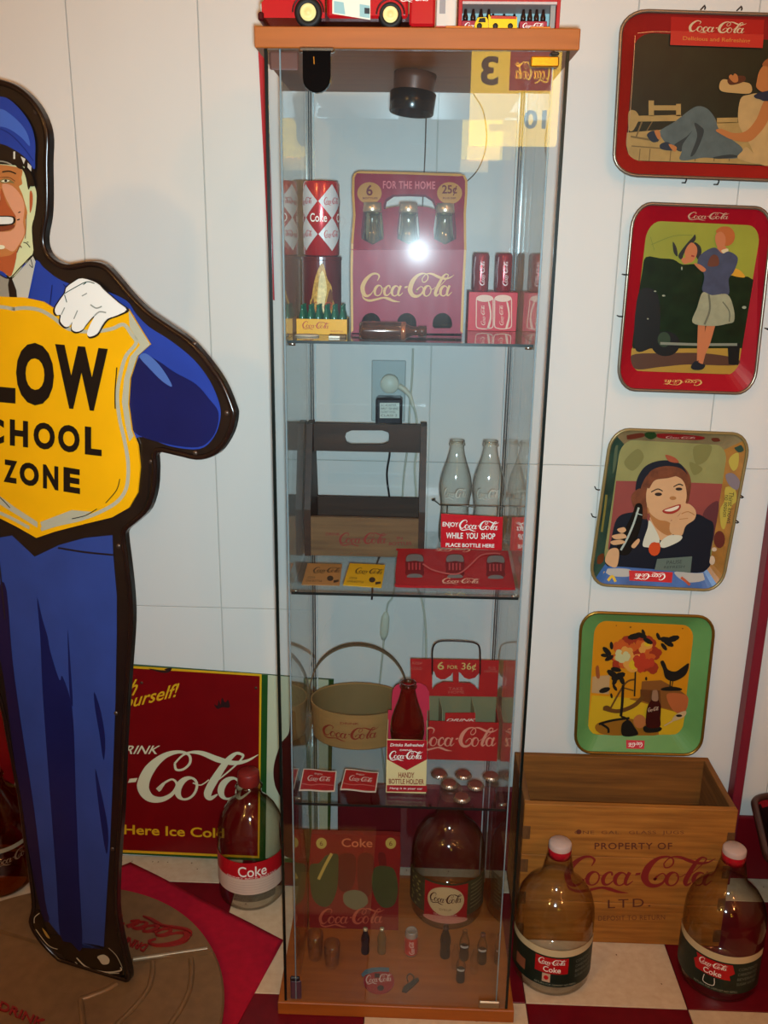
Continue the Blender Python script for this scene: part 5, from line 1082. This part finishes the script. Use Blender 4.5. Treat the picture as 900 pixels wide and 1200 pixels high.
art(mb, fb, [(mat('#a8a49c', .45), [sm((150, 735), (200, 728), (270, 735), (262, 765), (180, 762)), sm((470, 745), (560, 750), (630, 752), (600, 785), (520, 790)), sm((600, 740), (640, 720), (632, 760))]), (mat('#b81c24', .4), [[(262, 738), (463, 746), (458, 794), (264, 784)]]), (WHITE, fit(LOGO, (430, 750), (285, 745), (428, 784))), (mat('#d0a92c', .45), stroke([(165, 785), (185, 765), (200, 790)], 12)+stroke([(130, 735), (145, 750)], 16)), (mat('#a84a2c', .45), stroke([(500, 770), (525, 790), (540, 805)], 12))])
fr_ = fl('right').zoom(670, 480, 3.913)
art(mb, fr_, [(mat('#b39a3c', .45), [sm((706, 356), (750, 366), (755, 420), (735, 440), (715, 500), (700, 548), (684, 530), (680, 460), (700, 420), n=3), sm((735, 210), (765, 200), (762, 260), (740, 280), (720, 240))]), (mat('#7d6c70', .45), [sm((706, 300), (740, 292), (772, 330), (758, 368), (722, 345))]), (mat('#5f2418', .45), [ell(678, 595, 26, 40, 14)]), (mat('#243c2c', .45), [sm((745, 170), (770, 155), (790, 185), (765, 195))]), (mat('#4a3c18', .5), fit(text('Thirst knows', .0), (722, 375), (712, 520), (745, 378))+fit(text('no season', .0), (704, 390), (694, 490), (718, 392))), (mat('#c4a88c', .45), [ell(655, 640, 12, 10, 8), ell(645, 690, 14, 22, 8)])])
art(mb, fl('top').zoom(670, 480, 3.913), [(mat('#8c1c1e', .45), [sm((392, 110), (500, 112), (605, 124), (590, 138), (500, 136), (405, 130))]), (mat('#22401f', .45), [sm((330, 112), (370, 98), (390, 120), (360, 135))]), (mat('#6e3020', .45), [sm((240, 120), (320, 105), (330, 122), (260, 135)), sm((640, 130), (670, 128), (680, 142), (650, 145))]), (mat('#c9a090', .45), fit(LOGO, (430, 130), (570, 134), (431, 118)))])
art(mb, fl('left').zoom(670, 480, 3.913), [(mat('#857c3c', .45), stroke([(158, 390), (150, 460), (136, 560)], 10)), (mat('#5a6a52', .45), [sm((195, 180), (210, 165), (200, 260), (185, 290))]), (mat('#6e3a1c', .45), [sm((120, 670), (145, 660), (140, 700), (115, 705))])])
mb.build('printed_picture', t)
# tray 4: still life
f4 = mat('#5f8d4e', .38, 0, .08, 12)
t, P, fl = tray('green tray with flowers and black rooster, resting above the wooden crate', [(680.5, 716), (839.5, 722), (821.5, 886), (672.5, 882.5)], [(697, 727), (814, 733), (799, 861), (688.5, 861)], GLD, [f4]*4, mat('#c47c10', .4, 0, .06, 10), [])
z = P.zoom(660, 690, 3.75); mb = MB(); BKK = mat('#17120c', .5); RDD = mat('#8f2c14', .5); 
def petals(c, rr_, n, r2, seed):
    random.seed(seed); return [ell(c[0]+random.uniform(-1, 1)*rr_[0], c[1]+random.uniform(-1, 1)*rr_[1], r2*random.uniform(.6, 1.3), r2*random.uniform(.6, 1.2), 9) for _ in range(n)]
def leaves(cs, k): return [ell(x, y, a, a*.45, 9, r) for x, y, a, r in cs]
art(mb, z, [(mat('#c49a1c', .45), [[(126, 468), (300, 480), (540, 520), (520, 640), (130, 636), (108, 610)]]), (mat('#8f5a14', .5), [sm((300, 480), (540, 490), (530, 545), (350, 500)), sm((150, 590), (300, 570), (420, 640), (180, 640))]),
            (mat('#b08a5c', .45), [[(128, 385), (205, 378), (200, 462), (124, 456)]]), (mat('#8f4a24', .45), [sm((142, 345), (155, 338), (160, 388), (146, 388))]),
            (mat('#7d4a1c', .5), [[(345, 405), (430, 400), (520, 450), (545, 470), (530, 540), (430, 520), (338, 485)]]), (mat('#5e3412', .5), [[(338, 440), (425, 445), (430, 520), (338, 487)]]), (mat('#a8582c', .5), [sm((455, 460), (545, 470), (530, 545), (480, 530))]),
            (mat('#5f3a14', .5), stroke([(175, 522), (240, 535), (310, 510), (350, 470)], 18)+stroke([(205, 525), (270, 415), (315, 395)], 8)+stroke([(255, 430), (308, 445)], 6)+[ell(190, 522, 17, 12, 12)]),
            (BKK, stroke([(316, 360), (312, 470)], 7)+stroke([(262, 420), (258, 500), (252, 558)], 12)+stroke([(155, 592), (215, 575), (290, 565)], 10)+stroke([(252, 558), (275, 566), (290, 590)], 8)+stroke([(165, 590), (195, 610), (198, 630)], 10)),
            (RDD, petals((320, 285), (95, 62), 38, 24, 3)), (mat('#b5501c', .45), petals((310, 280), (80, 50), 22, 20, 5)), (mat('#c98a3c', .45), petals((300, 300), (60, 40), 10, 18, 9)+[ell(303, 330, 34, 34, 14), ell(365, 245, 26, 18, 12)]), (mat('#b8b07c', .45), petals((262, 288), (24, 26), 12, 13, 6)), (mat('#c8a01c', .45), [ell(306, 330, 20, 22, 10), ell(368, 240, 15, 10, 10)]), (mat('#a8341c', .45), petals((355, 320), (35, 30), 12, 18, 8)),
            (BKK, leaves([(190, 270, 26, .8), (200, 300, 22, -.5), (210, 245, 18, 1.5), (180, 288, 18, .1), (215, 370, 30, .6), (240, 380, 34, -.4), (255, 395, 24, 1.2), (225, 400, 22, 2), (230, 350, 24, .2), (310, 205, 30, -.2), (340, 200, 26, .3), (350, 188, 16, 1.2), (370, 225, 24, .5), (415, 205, 18, 1.2), (450, 220, 30, .2), (480, 215, 30, -.3), (460, 235, 26, .5), (440, 250, 20, .9), (180, 440, 26, -.3), (225, 430, 16, 1), (210, 465, 12, 1.4)], 1)+[ell(362, 390, 5, 9, 8)]),
            (BKK, [sm((424, 318), (436, 310), (446, 325), (458, 350), (490, 358), (520, 340), (548, 322), (546, 350), (530, 378), (495, 398), (470, 400), (445, 385), (436, 350)), sm((430, 432), (470, 424), (515, 432), (510, 442), (435, 442))]+stroke([(468, 398), (466, 430)], 5)+stroke([(480, 396), (474, 430)], 4)),
            (mat('#a86434', .45), [ell(333, 577, 28, 30, 16)]), (BKK, [sm((255, 590), (285, 570), (310, 600), (325, 635), (260, 640)), sm((350, 600), (390, 592), (430, 605), (415, 622), (360, 625))]),
            (mat('#3a1410', .25), [sm((364, 600), (362, 540), (370, 505), (385, 480), (390, 452), (412, 452), (416, 482), (426, 510), (424, 560), (420, 600))]), (mat('#8f6a50', .3), [sm((388, 450), (392, 440), (410, 442), (414, 480), (402, 488), (386, 480))]), (mat('#c9a88c', .4), fit(LOGO, (368, 535), (415, 530), (370, 515))),
            (mat('#b89a70', .45), [sm((475, 565), (500, 540), (535, 530), (530, 552), (490, 572))]+stroke([(440, 595), (490, 565)], 6)), (BKK, [ell(505, 550, 14, 6, 10)]), (mat('#7a4a10', .5), [ell(292, 162, 5, 4, 8), ell(520, 168, 4, 3, 8), ell(230, 155, 3, 3, 8)])])
art(mb, fl('bottom').zoom(660, 690, 3.75), [(mat('#b81c2c', .4), [[(276, 664), (358, 667), (355, 704), (277, 702)]]), (WHITE, fit(LOGO, (348, 674), (285, 672), (347, 697)))])
mb.build('printed_picture', t)
random.seed(11)
# ================================================================ policeman cut-out sign
A17 = math.radians(17); SO = V((-.504, .04, 0)); SN = V((-math.sin(A17), -math.cos(A17), 0))
SP = PL(SO, SN); ex = V((math.cos(A17), -math.sin(A17), 0))
axis_s = (SP.px(16, 337)-SO).dot(ex)
def mir(p): s = (p-SO).dot(ex); return p+ex*(2*(axis_s-s))
ps = thing('policeman_sign', 'blue policeman cutout sign holding yellow SLOW SCHOOL ZONE shield', 'sign', SO+ex*axis_s*1.0+V((0, 0, .020)))
Rt = [(0, 92.7), (16.7, 98.3), (33, 110), (46.7, 126.7), (55, 145), (58.3, 163.3), (57.5, 190), (58, 227), (57, 253), (53, 277), (55, 292), (63, 303), (77, 309.5), (92, 308), (107, 306), (123, 310), (138, 325), (153, 343), (173, 363), (197, 380), (223, 398), (243, 420), (262, 447), (274, 475), (276.5, 487), (272, 507), (260, 527), (247, 536), (230, 539), (207, 534), (185, 530.5), (184, 547), (182.5, 573), (175, 597), (160, 612), (148.5, 622), (147.7, 633), (151.5, 663), (155, 697), (156, 730), (152.5, 783), (147, 867), (143.7, 950), (139.6, 1008), (138, 1062), (143.7, 1100), (152.5, 1137), (151.5, 1150), (137.5, 1151), (112, 1144), (90, 1137.5), (75, 1131), (54, 1112), (40, 1094), (34, 1079), (37.5, 1062), (35, 1033), (29, 992), (21, 933), (10, 875), (0, 825), (-20, 760)]
c = spline(Rt, 3, False); rp = [SP.px(*p) for p in c]
k0 = [i for i, p in enumerate(c) if p[1] > 605 and i > 60][0]; 
left = [mir(p) for p in rp[:k0]][::-1]
# keep the mirrored legs side tidy: from the last leg point up to the mirrored waist
outline = rp+left[0:-1]
for p in outline: p.z = max(p.z, .0205)
BODY = mat('#17110f', .28, 0, .2, 25, .0, (1, 1, 1), 0, .3); BEAD = mat('#20130f', .22, .15, .15, 25)
MB().prism([p for p in outline], -SN*.010, BODY).build('sign_panel', ps)
# raised rolled edge
oc = outline; n_ = len(oc); cen = sum(oc, V((0, 0, 0)))/n_; rim = []
for i in range(n_):
    t_ = (oc[(i+1) % n_]-oc[i-1]); nn_ = t_.cross(SN)
    nn_ = nn_.normalized() if nn_.length else V((0, 0, 0)); rim.append((oc[i], nn_))
area = sum((oc[i]-SO).dot(ex)*(oc[(i+1) % n_].z)-(oc[(i+1) % n_]-SO).dot(ex)*oc[i].z for i in range(n_))
sg_ = 1 if area > 0 else -1
test = oc[10]+rim[10][1]*.01
if (test-cen).length > (oc[10]-cen).length: sg_ = -1
else: sg_ = 1
MB().tube([p+q*.0042*sg_ for p, q in rim], .0042, BEAD, 8, True).build('rolled_edge', ps)
def lay(name, layers, d0, zf=None, step=.0003, mirror=False):
    mb = MB(); pl = SP.zoom(*zf) if zf else SP; art(mb, pl, layers, d0, step)
    for v in mb.v: v.z = max(v.z, .0212)
    if mirror:
        vs = [mir(v) for v in mb.v]; n0 = len(mb.v); mb.v += vs; mb.f += [[i+n0 for i in f] for f in mb.f]; mb.mi += list(mb.mi); mb.sm += list(mb.sm)
    return mb.build(name, ps)
BLU = mat('#233a8c', .33, 0, .10, 14); NVY = mat('#12184a', .35, 0, .08, 14); LBL = mat('#3f5fb0', .33, 0, .06, 14); PNT = mat('#2c3f80', .36, 0, .08, 16); LEN = mat('#46619e', .35)
# coat and sleeve (mirrored to the far side, out of frame)
lay('coat', [(BLU, [sm((18, 345), (40, 306), (52, 314), (66, 325), (84, 333), (120, 340), (148, 352), (160, 368), (175, 383), (200, 399), (227, 421), (246, 446), (257, 472), (258.5, 490), (251, 512), (234, 526), (200, 523), (163, 512), (140, 540), (100, 600), (17, 600), n=4)]),
             (NVY, [sm((151, 470), (153, 440), (160, 424), (170, 416), (186, 423), (205, 436), (230, 450), (246, 468), (256, 482), (255, 500), (247, 515), (232, 524), (200, 521), (163, 510), (152, 495), n=4)]),
             (LEN, [sm((164, 418), (171, 414), (184, 424), (196, 440), (202, 453), (190, 446), (174, 430), n=4)]), (mat('#101a4c', .35), stroke([(62, 334), (60, 352), (58, 366)], 1.2)+stroke([(75, 333), (86, 345), (92, 352)], 1))], .0006, None, .0003, True)
z3 = (0, 700, 2.4)
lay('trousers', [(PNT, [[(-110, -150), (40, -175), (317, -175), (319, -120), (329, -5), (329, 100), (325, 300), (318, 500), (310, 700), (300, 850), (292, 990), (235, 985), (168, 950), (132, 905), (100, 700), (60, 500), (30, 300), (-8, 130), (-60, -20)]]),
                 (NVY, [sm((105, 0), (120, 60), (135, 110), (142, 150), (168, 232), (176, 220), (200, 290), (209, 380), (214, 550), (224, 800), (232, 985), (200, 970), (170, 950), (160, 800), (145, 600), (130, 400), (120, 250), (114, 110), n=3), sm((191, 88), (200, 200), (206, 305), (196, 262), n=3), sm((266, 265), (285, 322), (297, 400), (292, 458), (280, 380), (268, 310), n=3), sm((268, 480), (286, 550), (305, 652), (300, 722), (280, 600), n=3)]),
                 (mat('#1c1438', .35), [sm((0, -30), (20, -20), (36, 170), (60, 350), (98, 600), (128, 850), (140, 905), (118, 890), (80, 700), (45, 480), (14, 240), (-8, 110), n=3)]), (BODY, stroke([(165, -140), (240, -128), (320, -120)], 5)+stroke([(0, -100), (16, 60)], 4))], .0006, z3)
# shield
GRY_ = mat('#a9a48c', .4); SH_Y = mat('#e2a308', .36, 0, .05, 10)
z2 = (0, 330, 3.0)
sil = [(50, 60), (92, 55), (160, 70), (215, 105), (270, 125), (330, 118), (400, 112), (458, 95), (490, 148), (535, 220), (490, 260), (464, 340), (458, 430), (470, 520), (491, 572), (499, 650), (490, 740), (460, 792), (400, 826), (300, 850), (200, 876), (150, 900)]
zz = SP.zoom(*z2); Rw = [zz.px(*p) for p in sil]
def shield(pts_w, d, m, nm, th=.0):
    lft = [mir(p) for p in pts_w][::-1]; q = [p+SN*d for p in pts_w+lft]
    return MB().prism(q, SN*th, m).build(nm, ps)
# the mirrored tip line passes through the axis: shift so both halves close
blk = [(150, 965), (230, 930), (300, 912), (400, 895), (470, 850), (520, 780), (540, 640), (545, 590)]
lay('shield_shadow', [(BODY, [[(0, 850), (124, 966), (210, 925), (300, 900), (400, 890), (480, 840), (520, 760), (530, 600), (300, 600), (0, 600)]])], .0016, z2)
ax_tip = V((axis_s, 0))
def to_sym(w):  # drop points left of the axis
    return w
tip = SO+ex*axis_s+V((0, 0, Rw[-1].z)); Rw[-1] = tip
top = SO+ex*axis_s+V((0, 0, zz.px(48, 54).z)); Rw[0] = top
sh = shield(Rw, .0022, SH_Y, 'yellow_shield', .003)
PO = .0056
def ringw(pts, w, nm, m, d):
    b = MB()
    for q in stroke(pts, w, 6):
        pw = [zz.px(p[0], p[1], d) for p in q]; b.add(pw, [[0, 1, 2, 3]], m); b.add([mir(p) for p in pw], [[3, 2, 1, 0]], m)
    return b.build(nm, ps)
b = ringw([(50, 96), (100, 92), (150, 100), (195, 125), (250, 165), (330, 175), (400, 165), (442, 150), (470, 185), (486, 215), (450, 262), (430, 330), (420, 400), (428, 480), (446, 560), (458, 640), (452, 720), (420, 770), (360, 806), (290, 832), (210, 850), (152, 868)], 13, 'shield_line', GRY_, PO)
mbv = MB()
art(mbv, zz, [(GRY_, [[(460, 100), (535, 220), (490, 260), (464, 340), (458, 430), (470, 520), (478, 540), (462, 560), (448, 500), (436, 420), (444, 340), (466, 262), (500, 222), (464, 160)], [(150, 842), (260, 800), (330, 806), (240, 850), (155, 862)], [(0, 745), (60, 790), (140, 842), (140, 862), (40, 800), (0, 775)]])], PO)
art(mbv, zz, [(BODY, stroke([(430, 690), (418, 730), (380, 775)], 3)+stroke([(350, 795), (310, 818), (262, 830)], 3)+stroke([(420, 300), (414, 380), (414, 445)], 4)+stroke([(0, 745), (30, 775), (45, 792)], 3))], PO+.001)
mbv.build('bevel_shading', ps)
LB = mat('#17100c', .4)
def word(letters, y0l, y1l, sl, bold):   # y0l / y1l: bottom and top at x = 0; sl: slope along the line
    o = []
    for ch, x0, x1 in letters: o += fit(text(ch, bold), (x0, y0l+sl*x0), (x1, y0l+sl*x1), (x0, y1l+(sl*.8)*x0))
    return o
mbv = MB(); art(mbv, zz, [(LB, word([('S', -215, -90), ('L', -62, 64), ('O', 66, 199), ('W', 203, 388)], 421, 203, .092, .055))], PO+.0006); mbv.build('lettering', ps)
mbv = MB(); art(mbv, zz, [(LB, word([('S', -130, -64), ('C', -46, 24), ('H', 44, 108), ('O', 127, 202), ('O', 213, 289), ('L', 307, 366)], 568, 477, .118, .045))], PO+.0006); mbv.build('lettering', ps)
mbv = MB(); art(mbv, zz, [(LB, word([('Z', 22, 70), ('O', 78, 146), ('N', 160, 214), ('E', 232, 290)], 697, 618, .162, .05))], PO+.0006)
mbv.build('lettering', ps)
# glove
z1 = (0, 80, 3.0); GLV = mat('#ded9d0', .4); glv = [(205, 846), (222, 815), (240, 790), (246, 770), (272, 750), (300, 738), (350, 754), (375, 778), (395, 796), (425, 822), (455, 848), (420, 868), (388, 880), (368, 905), (352, 932), (326, 942), (318, 928), (330, 898), (345, 868), (330, 880), (312, 902), (300, 918), (280, 925), (264, 915), (266, 890), (255, 905), (240, 907), (224, 888), (226, 866), (212, 866)]
mbv = MB(); zg = SP.zoom(*z1)
cx_ = sum(p[0] for p in glv)/len(glv); cy_ = sum(p[1] for p in glv)/len(glv)
mbv.prism([zg.px(cx_+(p[0]-cx_)*1.07-2, cy_+(p[1]-cy_)*1.05+3, .0056) for p in spline(glv, 3)], SN*.0008, BODY)
mbv.build('glove_outline', ps)
mbv = MB(); mbv.prism([zg.px(*p, .0066) for p in spline(glv, 3)], SN*.0014, GLV)
art(mbv, zg, [(mat('#8a8a80', .5), stroke([(330, 830), (350, 842), (370, 836)], 5)+stroke([(300, 800), (318, 790)], 4)+stroke([(345, 868), (362, 855), (385, 858)], 5)+stroke([(272, 880), (285, 850)], 4)+stroke([(228, 865), (240, 840)], 4)), (mat('#1d3a2a', .5), stroke([(238, 792), (280, 768), (318, 750), (345, 756)], 3)+stroke([(240, 795), (248, 822)], 3)+stroke([(306, 760), (316, 752)], 3))], .0082); mbv.build('white_glove', ps)
# head
zh = (0, 100, 4.62); FACE = mat('#c9c998', .4); TAN = mat('#b5703c', .42, 0, .05, 20); PNK = mat('#cf8f6c', .42); ORG = mat('#a8522c', .42)
lay('head', [(FACE, [sm((110, 436), (135, 455), (155, 500), (170, 548), (188, 545), (200, 600), (190, 700), (174, 765), (178, 850), (178, 912), (120, 985), (66, 1040), (20, 1015), (-120, 960), (-190, 860), (-195, 520), (-120, 430), n=3)]),
             (TAN, [sm((105, 445), (118, 500), (122, 535), (105, 548), (122, 585), (138, 640), (150, 690), (140, 730), (140, 800), (112, 868), (80, 930), (30, 1010), (-110, 940), (-170, 840), (-180, 520), (-120, 430), n=3)]),
             (PNK, [sm((15, 535), (70, 545), (118, 600), (136, 660), (128, 740), (136, 800), (100, 870), (70, 900), (20, 880), (-60, 900), (-70, 800), (60, 790), (92, 730), (60, 660), (30, 600), n=3)]),
             (ORG, [sm((0, 600), (12, 560), (40, 640), (78, 690), (88, 716), (40, 712), (-20, 705), (-40, 640), n=3), sm((0, 930), (60, 920), (96, 900), (66, 1030), (20, 1010), (-90, 950), n=3)]),
             (mat('#7a3a22', .45), [sm((-80, 740), (0, 760), (72, 752), (84, 765), (50, 785), (-40, 790), n=3)]+stroke([(148, 700), (146, 760), (142, 830)], 4)+stroke([(96, 905), (112, 870), (122, 880)], 6)),
             (BODY, [sm((-100, 712), (0, 706), (70, 708), (88, 722), (80, 750), (20, 762), (-70, 760), n=3)]+stroke([(104, 690), (116, 684)], 5)+stroke([(98, 730), (112, 724)], 6)+stroke([(132, 850), (150, 856), (168, 878)], 5)+stroke([(150, 848), (160, 850)], 4)),
             (mat('#d9d6cc', .35), [sm((-95, 718), (0, 712), (66, 714), (78, 728), (68, 748), (10, 752), (-70, 752), n=3)]),
             (mat('#7a6a40', .4), [sm((4, 518), (30, 506), (62, 512), (86, 530), (56, 526), (24, 530), n=3)]), (mat('#e0d6b4', .4), [sm((14, 520), (34, 512), (60, 516), (40, 526), n=3), sm((0, 590), (6, 585), (8, 620), (0, 630), n=3), sm((0, 866), (30, 868), (30, 884), (0, 886), n=3)]), (BODY, stroke([(-60, 506), (10, 500), (58, 500), (90, 520)], 3)+stroke([(20, 470), (60, 466), (95, 480)], 7)),
             (BODY, [sm((92, 430), (125, 436), (150, 458), (180, 480), (196, 545), (176, 545), (162, 565), (150, 505), (132, 460), (108, 450), n=3)]), (mat('#e0d6b4', .4), [sm((-118, 510), (-92, 500), (-66, 508), (-88, 516), n=3)]), (mat('#2a1a10', .4), [ell(42, 518, 8, 7, 10), ell(-90, 508, 8, 7, 10)]+stroke([(-130, 505), (-95, 493), (-58, 504)], 4)+stroke([(-140, 478), (-100, 462), (-60, 470)], 8)+stroke([(-46, 628), (-30, 640), (-14, 630), (2, 640), (10, 628)], 4)), (mat('#8a4626', .42), [sm((-30, 520), (-22, 560), (-4, 600), (-8, 622), (-26, 628), (-44, 616), (-40, 570), n=3)]), (ORG, [sm((172, 592), (180, 570), (190, 600), (186, 660), (174, 690), n=3)])], .0006, zh)
lay('cap', [(BLU, [sm((-190, 60), (0, 62), (60, 80), (130, 148), (178, 226), (198, 310), (197, 400), (192, 455), (130, 395), (80, 350), (0, 315), (-180, 300), n=4)]), (LBL, [sm((0, 130), (80, 170), (150, 250), (170, 330), (120, 280), (40, 230), (-80, 210), n=4)]), (mat('#1a2a6e', .35), stroke([(0, 232), (60, 262), (130, 330), (190, 410)], 6)),
            (BODY, [sm((-180, 310), (0, 316), (80, 346), (150, 396), (190, 455), (182, 470), (140, 438), (95, 430), (0, 418), (-180, 430), n=4)]), (mat('#8f8a7a', .4), stroke([(-120, 412), (0, 412), (45, 418), (76, 432)], 7)), (mat('#c4c0b0', .4), [rect(84, 360, 94, 400), [(124, 386), (150, 400), (140, 428)], [(162, 420), (182, 440), (180, 468), (160, 445)]])], .0030, zh)
lay('collar', [(mat('#b5b0a2', .4), [[(72, 1050), (186, 925), (200, 955), (178, 1060), (158, 1155), (98, 1150)]]), (mat('#8c8474', .4), [[(-60, 1000), (0, 1026), (56, 1046), (62, 1155), (-60, 1155)]]), (BODY, [[(60, 1040), (74, 1046), (98, 1110), (102, 1160), (62, 1160), (52, 1080)]]+stroke([(0, 1018), (58, 1044), (120, 985), (180, 922)], 6)+stroke([(176, 940), (186, 985), (168, 970)], 4))], .0030, zh)
# shoes
zs_ = (0, 1000, 3.214); SHB = mat('#060606', .12, coat=.6); HL = mat('#b9ad94', .3)
lay('shoes', [(SHB, [sm((232, 330), (300, 335), (395, 352), (430, 380), (462, 430), (470, 470), (430, 478), (340, 455), (270, 420), (228, 372), n=3), sm((118, 235), (150, 215), (180, 300), (232, 310), (235, 380), (180, 345), (130, 290), n=3)]), (HL, stroke([(290, 392), (330, 428), (400, 446), (455, 440), (455, 428)], 5)+stroke([(284, 408), (340, 448), (450, 450)], 2.5)+stroke([(275, 432), (350, 458), (450, 470)], 2.5)+[sm((368, 388), (392, 380), (412, 395), (410, 414), (388, 417), (376, 402), n=3)]+stroke([(410, 355), (440, 385), (462, 430)], 2)+stroke([(130, 262), (132, 240), (150, 224)], 3)+stroke([(136, 285), (165, 325), (190, 350), (218, 360)], 3)), (mat('#a8843c', .35), [sm((160, 280), (172, 290), (190, 318), (176, 312), n=3)])], .0006, zs_)
for u, v in ((42, 131), (228, 403), (266, 484), (229, 531), (177, 541), (139, 640), (136, 836), (132, 995)):
    MB().lathe([(0, .0016), (.0026, .0012), (.0038, 0)], SP.px(u, v, .0002), mat('#4a3a30', .35, .5), 12, axis=Matrix.Rotation(PI/2, 3, 'X')).build('rivet', ps)
